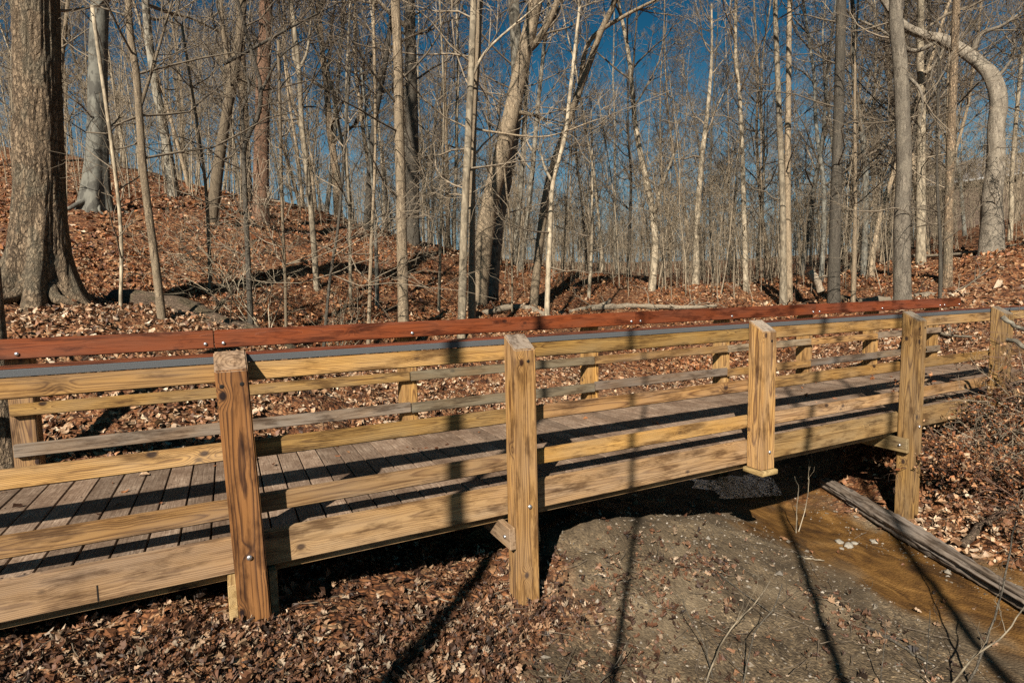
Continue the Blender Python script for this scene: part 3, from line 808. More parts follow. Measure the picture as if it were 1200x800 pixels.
main_tree("thick patchy trunk with pale lower bark behind the fourth post", [(1058, 347), (1057, 260), (1059, 180), (1056, 90), (1050, 20), (1050, -60)], 13.2, 19, 'patch', 19, h=16, crown=7.5, flare=1.2, short="the patchy trunk", sides=20, rough=.09,
          forks=[([(1060, 85), (1080, 110), (1078, 150)], 5)])
main_tree("big trunk bending sharply to the left high up near the right edge", [(1162, 295), (1163, 240), (1168, 195), (1168, 150), (1170, 118), (1162, 90), (1147, 74), (1128, 60), (1105, 47), (1082, 41), (1050, 20)], 20, 27, 'patch', 20, h=9.8, crown=8.2, flare=1.25,
          short="the bent trunk", sides=24, rough=.16, forks=[([(1140, 62), (1150, 40), (1175, 30), (1210, 5)], 8), ([(1100, 48), (1070, 60), (1040, 40), (1000, 20)], 8), ([(1166, 95), (1185, 70), (1190, 50)], 6), ([(1112, 50), (1095, 75), (1090, 95)], 5)], rings=90)
main_tree("upright grey trunk between the patchy trunk and the bent trunk", [(1110, 338), (1112, 240), (1116, 120), (1121, 0), (1123, -60)], 17, 11, 'oak', 21, h=18, crown=8, flare=1.2, short="the upright trunk")
main_tree("pale slim trunk just right of the patchy trunk", [(1079, 310), (1079, 200), (1080, 100), (1078, 70)], 21, 12, 'pale', 22, h=16, crown=8, flare=1.2, short="the pale trunk", forks=[([(1080, 90), (1100, 70), (1110, 40)], 7)])
main_tree("left one of twin tan trunks left of the straight dark trunk", [(918, 345), (917, 230), (912, 110), (908, -10)], 17, 8, 'pale', 23, h=17, crown=8, flare=1.2, short="the left twin")
main_tree("right one of twin tan trunks left of the straight dark trunk", [(925, 345), (923, 220), (924, 100), (926, -10)], 17.4, 8, 'tan', 24, h=17, crown=8, flare=1.2, short="the right twin")
main_tree("crooked pale trunk with a lit side in the open valley", [(764, 345), (768, 285), (763, 240), (755, 200), (745, 150)], 19, 8, 'pale', 25, h=11, crown=6.5, crownlen=2.6, flare=1.2, short="the crooked trunk", forks=[([(767, 250), (775, 220), (790, 180)], 6)])
main_tree("thin whitish trunk standing alone in the valley right of the third post", [(874, 340), (872, 250), (868, 130), (862, 60)], 20, 6, 'pale', 26, h=14, crown=7, crownlen=2.4, flare=1.2, short="the whitish pole")
main_tree("pale trunk with short forked top above the third post", [(815, 330), (817, 260), (822, 190), (828, 140)], 24, 8, 'pale', 27, h=10, crown=6, crownlen=2.8, flare=1.2, short="the short trunk")

# thin saplings on the near slope, one by one
SAP = [(143, 384, 140, 245, 8.2, 3, 'pale', "whip thin straight sapling left of the greenish sapling"), (246, 330, 239, 200, 10.5, 5, 'tan', "thin leaning sapling below the leaning trunk"),
       (334, 384, 331, 250, 8.4, 2.5, 'tan', "whip thin sapling right of the crooked sapling"), (376, 384, 398, 250, 8.3, 4, 'dark', "dark thin sapling right of the forked sapling"),
       (410, 330, 405, 130, 11.5, 4, 'pale', "pale thin pole at the middle of the leafy slope"), (429, 382, 440, 160, 8.8, 5, 'tan', "bending tan sapling left of the slim tree"),
       (441, 335, 436, 210, 12, 5, 'beech', "grey thin pole behind the bending tan sapling"), (512, 350, 520, 120, 12, 4, 'pale', "thin pale pole between the thick dark trunk and the left pale stem"),
       (600, 352, 596, 250, 12, 2.5, 'tan', "whip thin sapling right of the mottled grey trunk"), (690, 350, 694, 200, 17, 4, 'pale', "thin pale pole in the gap under the open sky"),
       (1000, 345, 1002, 80, 15, 6, 'tan', "slim tan pole right beside the straight dark trunk"), (1102, 345, 1098, 200, 13.5, 5, 'dark', "thin dark pole in front of the upright grey trunk")]
for k, (x, y, x2, y2, d_, w_, bk, lb) in enumerate(SAP):
    main_tree(lb, [(x, y), (x * .6 + x2 * .4 + 1.5, y * .6 + y2 * .4), (x2, y2)], d_, w_, bk, 40 + k, sides=7, h=float(atd(x2, y2, d_)[2]) + 1.2, crown=float(atd(x2, y2, d_)[2]) * .55, crownlen=.9, flare=1.1,
              lowtw=5, rings=16, cdens=.35, name="sapling", short=None if False else "sapling", cat="sapling")
MAIN[:] = [q for q in MAIN if q[1] != "sapling"]

# leafy young beeches that kept their tan leaves
def leaves(P, Nrm, size, rng, curl=.35, el=1.0, lobed=False):
    """one folded, curled leaf per point: 7 points, 6 triangles"""
    n = len(P)
    if lobed:
        h_ = np.array([(.10, .05), (.24, .24), (.36, .10), (.52, .30), (.64, .12), (.80, .20)])
        tpl = np.array([(0, 0, 0), (.3, 0, 0), (.62, 0, 0), (1, 0, 0)] + [(x_, y_, 0) for x_, y_ in h_] + [(x_, -y_, 0) for x_, y_ in h_])
        T = []
        for o_, fl_ in ((4, 0), (10, 1)):
            t_ = [(0, 1, o_), (1, o_ + 1, o_), (1, o_ + 2, o_ + 1), (1, 2, o_ + 2), (2, o_ + 3, o_ + 2), (2, o_ + 4, o_ + 3), (2, 3, o_ + 4), (3, o_ + 5, o_ + 4)]
            T += [q_[::-1] if fl_ else q_ for q_ in t_]
        T = np.array(T)
    else:
        tpl = np.array([(0, 0, 0), (.5, 0, .0), (1, 0, 0), (.22, .26, 0), (.70, .24, 0), (.22, -.26, 0), (.70, -.24, 0)])
        T = np.array([(0, 1, 3), (1, 4, 3), (1, 2, 4), (0, 5, 1), (1, 5, 6), (1, 6, 2)])
    nv = len(tpl)
    s = size * (.45 + 1.0 * rng.random(n) ** 1.6)
    c = rng.normal(.1, curl * 1.3, n); f = rng.normal(.1, curl * 1.5, n); tw = rng.normal(0, .5, n)
    L = np.broadcast_to(tpl, (n, nv, 3)).copy()
    L[:, :, 1] *= rng.uniform(.5, 1.35, n)[:, None]
    L += rng.normal(0, .045 if lobed else .075, L.shape)
    L[:, :, 2] += np.abs(tpl[None, :, 1]) * 2.2 * f[:, None] + (tpl[None, :, 0] - .4) ** 2 * 1.6 * c[:, None] + tpl[None, :, 1] * (tpl[None, :, 0] - .4) * 2.5 * tw[:, None]
    L *= s[:, None, None]
    Z = Nrm + rng.normal(0, .42 * el, (n, 3)); Z /= np.linalg.norm(Z, axis=1, keepdims=True)
    A = rng.normal(0, 1, (n, 3)); A -= Z * (A * Z).sum(1, keepdims=True); A /= np.linalg.norm(A, axis=1, keepdims=True)
    B = np.cross(Z, A)
    Vv = P[:, None, :] + L[:, :, 0:1] * A[:, None, :] + L[:, :, 1:2] * B[:, None, :] + L[:, :, 2:3] * Z[:, None, :]
    F = (np.arange(n)[:, None, None] * nv + T[None]).reshape(-1, 3)
    return Vv.reshape(-1, 3), F
M['litter'] = leafmat("dry_leaves", [(0, (.045, .020, .010)), (.22, (.14, .050, .019)), (.45, (.25, .088, .030)), (.65, (.32, .14, .055)), (.86, (.38, .22, .11)), (1, (.48, .36, .24))], var=.75)
M['litter_sheen'] = leafmat("sheen_dry_leaves", [(0, (.06, .030, .017)), (.2, (.17, .075, .035)), (.4, (.29, .135, .062)), (.6, (.37, .22, .12)), (.8, (.46, .31, .19)), (1, (.58, .46, .33))], var=.7)  # sheen of sunlit leaves put into the colour as paler tones
M['tanleaf'] = leafmat("tan_beech_leaves", [(0, (.30, .15, .06)), (.5, (.42, .24, .11)), (1, (.50, .32, .17))])

# ---- trees of the middle distance: a few trees, then copies of them
PROTO = []
for k in range(12):
    rng = np.random.default_rng(100 + k)
    hgt = rng.uniform(14, 20); r0 = rng.uniform(.055, .10) * (1.8 if k in (2, 6) else 1)
    P = wander((0, 0, -.3), (rng.normal(0, .05), rng.normal(0, .05), 1), hgt, 14, .05, .12, rng); P = smooth_path(P, 30)
    rad = np.linspace(r0 * 1.1, r0 * .12, 30)
    tb = MB(); trunk_mesh(tb, P, rad, 9, .07, k + 3.0, 1.3, .4, 4)
    cb = MB()
    nl = int(rng.integers(26, 36))
    for q in range(nl):
        t = rng.uniform(0, 1) ** .85; kk = int(30 * (.20 + .78 * t)); kk = min(kk, 29)
        az = rng.uniform(0, 2 * math.pi); el = rng.uniform(.2, 1.0)
        dd = np.array([math.cos(az) * math.cos(el), math.sin(az) * math.cos(el), math.sin(el)])
        grow(cb, P[kk], dd, rng.uniform(2.2, 4.2) * (1.15 - .75 * t), max(rad[kk] * .5, .014), 0, rng, .0055, .78, .7, maxlev=3)
    bk = ['tan', 'pale', 'oak', 'tan', 'dark', 'pale', 'mottled', 'tan', 'beech', 'dark', 'pale', 'tan'][k]
    PROTO.append((tb.mesh("trunk", M[bk]), cb.mesh("crown", M['twig_dark' if bk == 'dark' or k in (0, 3, 5, 7, 9) else 'twig']), bk, r0))
ADJ = {'tan': "tan", 'pale': "pale", 'oak': "stout brown", 'dark': "dark", 'mottled': "stout mottled", 'beech': "smooth grey"}
spots = []
rng = np.random.default_rng(77)
cand = [8, 68, 88, 135, 155, 215, 232, 262, 322, 338, 360, 388, 398, 418, 432, 448, 456, 500, 508, 522, 532, 585, 600, 610, 655, 668, 690, 705, 722, 735, 745, 757, 778, 790, 802, 825, 838, 850, 862, 884, 898, 906, 938, 950, 962,
        995, 1008, 1018, 1028, 1040, 1047, 1070, 1090, 1100, 1128, 1140, 1150, 1178, 1188, 1197]
for x in cand:
    d_ = rng.uniform(19, 40)
    if 640 < x < 900: d_ = rng.uniform(24, 46)
    if 1128 < x < 1165: continue
    if x > 1035: d_ = max(d_, 24.5)
    spots.append((x + rng.uniform(-4, 4), d_))
for q in range(60):
    x = rng.uniform(-60, 1260); d_ = rng.uniform(30, 58)
    if (650 < x < 960 and q % 2) or 1110 < x < 1220: continue
    spots.append((x, d_))
placed = []
for x, d_ in spots:
    p = atd(x, 330, d_)
    k = int(rng.integers(0, 12))
    placed.append((x, d_, p, k))
MAIN.sort()
mains = [q for q in MAIN if q[1] not in ()]
from collections import defaultdict
cnt = defaultdict(list)
objs = []
for x, d_, p, k in placed:
    tm, cm, bk, r0 = PROTO[k]
    root = empty("bare_tree", (p[0], p[1], hz(p[0], p[1])))
    s = rng.uniform(.85, 1.12) * (1.0 if x < 640 or x > 900 else .86); root.scale = (s, s, s)
    root.rotation_euler = (rng.normal(0, .035), rng.normal(0, .035), rng.uniform(0, 6.28))
    for nm, me in (("trunk", tm), ("crown", cm)):
        o = bpy.data.objects.new(nm, me); COL.objects.link(o); o.parent = root
    l = [n for xx, n in mains if xx < x]; r = [n for xx, n in mains if xx >= x]
    far = "distant " if d_ > 36 else ""
    kind = ADJ[bk]
    if l and r: where = "between %s and %s" % (l[-1], r[0])
    elif l: where = "right of %s" % l[-1]
    else: where = "left of %s" % r[0]
    cnt[(far + kind, where)].append((x, root))
ORD = ["first", "second", "third", "fourth", "fifth", "sixth", "seventh", "eighth", "ninth", "tenth", "eleventh", "twelfth"]
for (kind, where), L in cnt.items():
    L.sort(key=lambda q: q[0])
    for q, (x, root) in enumerate(L):
        lb = ("%s bare tree %s" % (kind, where)) if len(L) == 1 else "%s %s tree from left %s" % (ORD[q], kind, where)
        tag(root, lb, "tree", "bare trees of the winter woods")

# far-off woods and the brushy thicket: masses nobody could count
def low_tree(rng, hgt, r0, nb, minr):
    mb = MB()
    P = wander((0, 0, -.3), (rng.normal(0, .07), rng.normal(0, .07), 1), hgt, 6, .06, .1, rng)
    mb.add(*tube(P, np.linspace(r0, r0 * .15, 7), 5, cap=False))
    for q in range(nb):
        t = rng.uniform(.2, 1); f = t * 6; i0 = min(int(f), 5); b = P[i0] + (P[i0 + 1] - P[i0]) * (f - i0)
        az = rng.uniform(0, 6.28); el = rng.uniform(.1, 1.0)
        dd = np.array([math.cos(az) * math.cos(el), math.sin(az) * math.cos(el), math.sin(el)])
        grow(mb, b, dd, hgt * .2 * (1.2 - .8 * t) * rng.uniform(.6, 1.2), max(r0 * .35 * (1 - .6 * t), minr), 1, rng, minr, .9, .6, maxlev=3)
    V = np.concatenate(mb.V); Q = np.concatenate(mb.Q)
    return V, Q
def mass(name, protos, pts, label, cat, material, smin, smax, rng, squash=1.0):
    mb = MB()
    for x, y, *f_ in pts:
        V, Q = protos[rng.integers(0, len(protos))]
        s = rng.uniform(smin, smax) * (f_[0] if f_ else 1); a_ = rng.uniform(0, 6.28); c_, s_ = math.cos(a_), math.sin(a_)
        W = np.stack([V[:, 0] * c_ - V[:, 1] * s_, V[:, 0] * s_ + V[:, 1] * c_, V[:, 2] * squash], -1) * s
        mb.add(W + np.array([x, y, hz(x, y)]), Q)
    o = mb.build(name, material); tag(o, label, cat, kind="stuff"); return o
rng = np.random.default_rng(3)
pr = [low_tree(rng, rng.uniform(13, 18), rng.uniform(.11, .2), 19, .011) for q in range(8)]
pts = []
for q in range(130):
    x = rng.uniform(-120, 1320)
    if 1105 < x < 1225 or (640 < x < 960 and rng.random() < .3): continue
    d_ = rng.uniform(55, 120) if rng.random() < .8 else rng.uniform(45, 60)
    if 620 < x < 820 and d_ < 65: d_ += 25
    p = atd(x, 330, d_); pts.append((p[0], p[1], .62 if 620 < x < 930 else 1.0))
for q in range(150):
    p = atd(rng.uniform(540, 1105), 330, rng.uniform(60, 118)); pts.append((p[0], p[1], rng.uniform(.40, .72)))
mass("far_woods", pr, pts, "bare grey brown woods far behind the valley", "woods", M['brush'], .8, 1.1, rng)
pr2 = [low_tree(rng, rng.uniform(2.0, 4.8), rng.uniform(.010, .022), 8, .0045) for q in range(12)] + [low_tree(rng, rng.uniform(6, 9.5), rng.uniform(.022, .04), 13, .0065) for q in range(3)]
pts = []
for q in range(1350):
    x = rng.uniform(540, 1260) if rng.random() < .74 else rng.uniform(-40, 540)
    if 1112 < x < 1218 and rng.random() < .35: continue
    lo_ = 23 if 1050 < x < 1200 else 17
    d_ = rng.uniform(lo_, 48) if x > 540 else rng.uniform(17, 40)
    p = atd(x, 330, d_)
    pts.append((p[0], p[1]))
for q in range(560):
    p = atd(rng.uniform(420, 1100), 330, rng.uniform(42, 85)); pts.append((p[0], p[1], 1.5))
mass("thicket", pr2, pts, "tangled thicket of thin stems across the valley floor", "thicket", M['brush'], .6, 1.15, rng)

# trees behind the photographer: only their shadows reach the picture
SHDW = [((1.10, 0), 5.2, .062, "slim tree behind the photographer shading the rails left of the middle post"), ((2.33, 0), 5.8, .030, "thin tree behind the photographer shading the rails right of the middle post"),
        ((3.75, 0), 6.5, .042, "thin tree behind the photographer shading the mud beside the third post"), ((5.0, 0), 8.0, .055, "slim tree behind the photographer shading the shallow water")]
for k, ((x, y), t, r0, lb) in enumerate(SHDW):
    bx, by = x - math.sin(SHADOW_AZ) * t, y - math.cos(SHADOW_AZ) * t
    rng = np.random.default_rng(200 + k)
    g0 = hz(bx, by); root = empty("bare_tree", (bx, by, g0)); tag(root, lb, "tree")
    P = smooth_path(wander((0, 0, -.3), (.01, .01, 1), 11, 10, .025, .1, rng), 26)
    tb = MB(); trunk_mesh(tb, P, np.linspace(r0 * 1.05, r0 * .3, 26), 10, .06, k + 30., 1.2); tb.build("trunk", M['tan'], root)
    cb = MB()
    for q in range(7):
        kk = int(rng.integers(14, 25)); az = rng.uniform(0, 6.28); dd = np.array([math.cos(az), math.sin(az), rng.uniform(.2, 1.2)]); dd /= np.linalg.norm(dd)
        grow(cb, P[kk], dd, rng.uniform(.7, 1.6), r0 * .3, 2, rng, .005, .7, .5)
    cb.build("crown", M['twig'], root)

# ------------------------------------------------------------------ house beyond the woods
hd = 58
hp = atd(1185, 235, hd); 
hroot = empty("house", (hp[0], hp[1], hz(hp[0], hp[1]))); hroot.rotation_euler = (0, 0, -YAW + R_(-48))
tag(hroot, "brown house with white trimmed gable seen through the trees at right", "house")
zb = float(atd(1160, 262, hd)[2]) - hroot.location.z; ze = float(atd(1160, 213, hd)[2]) - hroot.location.z; zr = float(atd(1160, 186, hd)[2]) - hroot.location.z
M['siding'] = plain("brown_siding", (.10, .07, .05), .8, nscale=6); M['roofing'] = plain("grey_shingles", (.13, .12, .115), .9, nscale=12, bump=.5); M['white'] = plain("white_trim", (.5, .5, .49), .5)
M['glass'] = plain("dark_window_glass", (.02, .025, .03), .08)
wx, wy = 5.2, 3.6
bm = bmesh.new()
prof = [(-wy, -1.0), (wy, -1.0), (wy, ze), (0, zr - .1), (-wy, ze)]
va = [bm.verts.new((-wx, y_, z_)) for y_, z_ in prof]; vb = [bm.verts.new((wx, y_, z_)) for y_, z_ in prof]
bm.faces.new(va[::-1]); bm.faces.new(vb)
for q in range(5): bm.faces.new((va[q], va[(q + 1) % 5], vb[(q + 1) % 5], vb[q]))
mb = MB(); mb.bm(bm); mb.build("wall", M['siding'], hroot, smooth=False)
mb = MB()
sl_ = (zr - ze) / wy
for s in (-1, 1):
    A_ = [(-wx - .5, 0, zr), (wx + .5, 0, zr), (wx + .5, s * (wy + .5), zr - sl_ * (wy + .5)), (-wx - .5, s * (wy + .5), zr - sl_ * (wy + .5))]
    Vv = np.array(A_ + [(a_, b_, c_ + .15) for a_, b_, c_ in A_])
    mb.add(Vv, [(0, 1, 2, 3), (4, 7, 6, 5), (0, 4, 5, 1), (1, 5, 6, 2), (2, 6, 7, 3), (3, 7, 4, 0)])
roof = mb.build("roof", M['roofing'], hroot, smooth=False)
mb = MB()
for s in (-1, 1):
    mb.bm(box_bm((-wx - .52, s * (wy + .5) - .06, zr - sl_ * (wy + .5) - .06), (wx + .52, s * (wy + .5) + .06, zr - sl_ * (wy + .5) + .1), .01))
    for e in (-1, 1):
        x_ = e * (wx + .52)
        A_ = np.array([(x_ - .06, 0, zr - .22), (x_ + .06, 0, zr - .22), (x_ + .06, s * (wy + .5), zr - sl_ * (wy + .5) - .22), (x_ - .06, s * (wy + .5), zr - sl_ * (wy + .5) - .22)])
        mb.add(np.concatenate([A_, A_ + np.array([0, 0, .4])]), [(0, 1, 2, 3), (4, 7, 6, 5), (0, 4, 5, 1), (1, 5, 6, 2), (2, 6, 7, 3), (3, 7, 4, 0)])
mb.build("white_trim", M['white'], roof, smooth=False)
for e, y_ in ((-1, -1.4), (-1, 1.4)):
    mb = MB(); mb.bm(box_bm((-wx - .05, y_ - .5, ze - 1.7), (-wx + .05, y_ + .5, ze - .4), .01)); wnd = mb.build("window", M['white'], hroot, smooth=False)
    mb = MB(); mb.bm(box_bm((-wx - .07, y_ - .42, ze - 1.62), (-wx, y_ + .42, ze - .48), .005)); mb.build("pane", M['glass'], wnd, smooth=False)

# ------------------------------------------------------------------ fallen wood
M['log'] = bark("rotting_log_bark", (.19, .13, .085), (.075, .048, .03), 1.0, .28, 1.0, .03, mott=(.085, .085, .035), mamt=.3)
M['paleLog'] = bark("bleached_log", (.33, .265, .185), (.17, .13, .09), 1.2, 1.0, .7, .015)
M['split'] = wood("split_weathered_timber", 'y', (.155, .118, .08), (.03, .022, .015), greyamt=.6, ring=.02, contrast=1.0)
def align(o, d, axis):
    """turn the object so that its local axis runs along d, the shape staying where it is"""
    q = Vector(d).to_track_quat(axis, 'X' if axis != 'X' else 'Y')
    o.data.transform(q.to_matrix().to_4x4().inverted()); o.rotation_euler = q.to_euler()
def log(label, px, d0, d1, wpx, material, seed, name="fallen_log", lift=.35, stubs=2, cat="log", taper=.6, sag=True):
    rng = np.random.default_rng(seed)
    n = len(px); ds = np.linspace(d0, d1, n)
    W = []
    for (x, y), d_ in zip(px, ds):
        p = atd(x, y, d_)
        r = .5 * wpx / FPX * d_
        if sag: p[2] = hz(p[0], p[1]) + r * lift
        W.append(p)
    _d = ray(*px[0]); _c = (_d @ _F) / np.linalg.norm(_d)
    P = smooth_path(W, 26); r0 = .5 * wpx / FPX * d0 * _c
    off = P[0].copy()
    rad = np.linspace(r0, r0 * taper, 26)
    mb = MB(); V, Q, T = tube(P - off, rad, 14)
    V[:-2] += (V[:-2] - np.concatenate([np.repeat(P - off, 14, 0)])) * (.34 * fbm(V[:-2] * np.array([2.5, 2.5, 2.5]) / max(r0 * 4, .15) + seed, 4))[:, None]
    mb.add(V, Q, T)
    for q in range(stubs):
        k = int(rng.integers(4, 24)); dd = rng.normal(0, 1, 3); dd[2] = abs(dd[2]); dd /= np.linalg.norm(dd)
        grow(mb, P[k] - off, dd, rng.uniform(.3, 1.2), rad[k] * .35, 2, rng, .006, .5, .1)
    o = mb.build(name, M[material]); o.location = off; align(o, P[-1] - P[0], 'Z')
    tag(o, label, cat); return o
log("old rotting mossy log lying on leaves right of the oak's roots", [(132, 346), (200, 350), (270, 362), (342, 372)], 9.6, 8.3, 30, 'log', 1, lift=-.05, taper=.85)
log("short dark rotten log piece before the mossy log", [(205, 372), (245, 375), (285, 378)], 8.2, 8.0, 9, 'log', 2, stubs=1)
log("pale bare log behind the handrail right of the twin stems", [(566, 343), (610, 352), (662, 364)], 12.5, 11.5, 9, 'paleLog', 3)
log("bleached fallen trunk rising to the right in the valley", [(580, 350), (640, 328), (705, 330), (715, 360)], 15, 17, 7, 'paleLog', 4, stubs=4)
log("branchy bleached deadwood lying across the valley floor", [(693, 358), (730, 350), (755, 343), (800, 338), (840, 352)], 16, 17, 7, 'paleLog', 5, stubs=6, lift=.8)
log("long pale log sloping up to the right edge", [(1008, 350), (1060, 344), (1120, 335), (1200, 314), (1230, 306)], 15, 14, 11, 'paleLog', 6, lift=.9, stubs=3)
log("dark log lying under the long pale log", [(985, 348), (1030, 338), (1085, 343)], 16.5, 15, 13, 'log', 7, stubs=2)
log("thin pole lying on the bank at the right", [(1065, 305), (1120, 300), (1210, 292)], 22, 20, 4, 'paleLog', 8, stubs=2, lift=2)
log("short bleached stump leaning left of the straight dark trunk", [(948, 318), (956, 330), (962, 342)], 17, 17, 12, 'paleLog', 9, sag=False, stubs=1)
log("dark twisted branch on leaves below the twin tan trunks", [(860, 352), (895, 345), (945, 352)], 16, 16, 6, 'log', 10, stubs=5, lift=1.5)
log("thin bleached branch lying behind the right hand railing", [(1085, 335), (1110, 348), (1145, 352)], 12, 11.5, 4, 'paleLog', 12, stubs=4, lift=2)

# the split timber along the creek
def onground(px, py):
    d = ray(px, py); ts = np.linspace(1.5, 60, 4000)
    P = CAM[None] + d[None] * ts[:, None]
    h_ = height(P[:, 0], P[:, 1]); k = np.argmax(P[:, 2] < h_); return P[k]
A_ = onground(966, 570); B_ = onground(1085, 645); C_ = onground(1215, 722)
Pp = smooth_path([A_ + (0, 0, .05), B_ + (0, 0, .07), C_ + (0, 0, .06)], 70)
V, Q, T = tube(Pp, np.full(70, .068), 56)
n_ = 70 * 56
Cc = np.repeat(Pp, 56, 0); th = np.tile(np.arange(56) * 2 * math.pi / 56, 70); S = np.repeat(np.linspace(0, 1, 70), 56)
lng = fbm(np.stack([np.cos(th) * 2.8, np.sin(th) * 2.8, S * 2.0], -1), 3)
gr = 0
for g0, w0, d0 in ((.3, .10, .45), (1.25, .13, .6), (2.0, .08, .4), (2.7, .14, .55), (3.5, .09, .4), (4.3, .12, .55), (5.3, .1, .5)):
    dth = (th - g0 - .22 * np.sin(S * 5 + g0 * 3) - .1 * np.sin(S * 17 + g0) + math.pi) % (2 * math.pi) - math.pi
    gr = gr - 1.35 * d0 * (.5 + .5 * np.sin(S * 7 + g0 * 5)) * np.exp(-(dth / w0) ** 2)
V[:n_] = Cc + (V[:n_] - Cc) * (1 + .38 * lng + gr + .1 * fbm(np.stack([th * 4, S * 60, S * 0], -1), 2))[:, None]
mb = MB(); mb.add(V - A_, Q, T); o = mb.build("split_log", M['split']); o.location = A_; align(o, C_ - A_, 'Y')
tag(o, "long weathered split log edging the amber water", "log")

# ------------------------------------------------------------------ leaf litter
def scatter(n, rmin, rmax, azmin, azmax, rng, keep):
    r = np.sqrt(rng.uniform(rmin ** 2, rmax ** 2, n)); az = rng.uniform(azmin, azmax, n)
    x = CAM[0] + np.sin(az) * r; y = CAM[1] + np.cos(az) * r
    kk = rng.random(n) < keep(x, y); return x[kk], y[kk]
def normals(x, y):
    e = .05; hx = (height(x + e, y) - height(x - e, y)) / (2 * e); hy = (height(x, y + e) - height(x, y - e)) / (2 * e)
    nrm = np.stack([-hx, -hy, np.ones_like(hx)], -1); return nrm / np.linalg.norm(nrm, axis=1, keepdims=True)
rng = np.random.default_rng(21)
mb = MB()
def keepleaf(x, y):
    g_ = gravel(x, y); under = (y > -.05) & (y < 2.0) & (x < 9)
    wet = np.abs(creek_sd(x, y)) < .55
    cl = .25 + .75 * ss(-.55, .05, fbm(np.stack([x * 2.3, y * 2.3, x * 0 + 4], -1), 3)); pt = ss(-.1, .5, fbm(np.stack([x * 1.1, y * 1.1, x * 0 + 8], -1), 3)); return np.clip(1 - g_, (.03 + .22 * pt), 1) * cl * np.where(under, .35, 1) * np.where(wet, .15, 1)
M['litter_near'] = leafmat("matted_leaves", [(0, (.028, .017, .011)), (.3, (.075, .036, .020)), (.52, (.14, .062, .031)), (.70, (.205, .105, .054)), (.88, (.28, .18, .105)), (1, (.42, .33, .235))], var=.75)
for n, r0, r1, sz, lift in ((85000, 1.2, 5.0, .043, .020), (85000, 5.0, 12, .060, .03), (55000, 12, 24, .095, .04)):
    x, y = scatter(n, r0, r1, R_(-24), R_(80), rng, keepleaf)
    z = height(x, y) + rng.uniform(.003, lift, len(x))
    Vv, F = leaves(np.stack([x, y, z], -1), normals(x, y), sz, rng, lobed=r0 < 2, el=1.25 if r0 < 2 else 1)
    if r0 < 2: mb.add(Vv, None, F, 1)
    else:                                                           # sheen painted as paler colour on the open floor, rusty on the slopes
        nv_ = len(Vv) // len(x); nf_ = len(F) // len(x); pl_ = (y + .25 * x < 6.5) & (x > -3)
        for sel, mi in ((pl_, 3), (~pl_, 0)):
            kv_ = np.repeat(sel, nv_); mp_ = np.cumsum(kv_) - 1; mb.add(Vv[kv_], None, mp_[F[np.repeat(sel, nf_)]], mi)
for q in range(1500):                                               # broken bits of twig among the leaves
    x_, y_ = scatter(1, 1.3, 7, R_(-22), R_(78), rng, lambda a, b: a * 0 + 1)
    if abs(creek_sd(x_, y_)[0]) < .5 or (0 < y_[0] < 1.8): continue
    a_ = rng.uniform(0, 6.28); l_ = rng.uniform(.04, .28); t_ = np.linspace(0, 1, 4)[:, None]
    e_ = np.array([math.cos(a_), math.sin(a_), rng.normal(0, .12)])
    P_ = np.array([x_[0], y_[0], hz(x_[0], y_[0]) + .018]) + e_ * l_ * t_ + rng.normal(0, .006, (4, 3))
    mb.add(*tube(P_, np.linspace(.0028, .0014, 4), 4, cap=False), m=2)
tag(mb.build("leaf_litter", [M['litter'], M['litter_near'], M['twig_dark'], M['litter_sheen']], smooth=False), "carpet of brown fallen leaves over the forest floor", "fallen leaves", kind="stuff")
# a few leaves lying on the deck
x = np.concatenate([rng.uniform(-1.2, 7.5, 60), rng.normal(1.25, .12, 10), rng.uniform(5, 9, 60), rng.uniform(-1.5, 9, 90)]); y = np.concatenate([rng.uniform(.1, 1.7, 60), rng.normal(1.15, .05, 10), rng.uniform(.2, 1.7, 60), 1.7 - np.abs(rng.normal(0, .07, 90))])
Vv, F = leaves(np.stack([x, y, np.full(len(x), .006)], -1), np.tile([0, 0, 1.0], (len(x), 1)), .05, rng, curl=.2, el=.3)
mb = MB(); mb.add(Vv, None, F); tag(mb.build("deck_leaves", M['litter'], smooth=False), "scattered dry leaves lying on the bridge deck", "fallen leaves", kind="stuff")

# gravel and small stones on the creek bed
M['stone'] = leafmat("creek_stones", [(0, (.10, .085, .065)), (.4, (.19, .16, .12)), (.75, (.24, .20, .15)), (1, (.36, .31, .25))], var=.4)
oct_ = np.array([(1, 0, 0), (-1, 0, 0), (0, 1, 0), (0, -1, 0), (0, 0, 1), (0, 0, -1)], float)
octF = np.array([(0, 2, 4), (2, 1, 4), (1, 3, 4), (3, 0, 4), (2, 0, 5), (1, 2, 5), (3, 1, 5), (0, 3, 5)])
x, y = scatter(11000, 2.2, 8.5, R_(8), R_(72), rng, lambda x, y: gravel(x, y) * (np.abs(creek_sd(x, y)) > .3))
sz = .004 + .010 * rng.random(len(x)) ** 3 + .02 * (rng.random(len(x)) > .992)
Vv = oct_[None] * (sz[:, None, None] * rng.uniform(.6, 1.3, (len(x), 1, 3))) * np.array([1, 1, .6]) + rng.normal(0, .12, (len(x), 6, 3)) * sz[:, None, None]
a_ = rng.uniform(0, 6.28, len(x)); c_, s_ = np.cos(a_)[:, None], np.sin(a_)[:, None]
Vv = np.stack([Vv[..., 0] * c_ - Vv[..., 1] * s_, Vv[..., 0] * s_ + Vv[..., 1] * c_, Vv[..., 2]], -1)
Vv += np.stack([x, y, height(x, y) + sz * .3], -1)[:, None]
mb = MB(); mb.add(Vv.reshape(-1, 3), None, (np.arange(len(x))[:, None, None] * 6 + octF[None]).reshape(-1, 3))
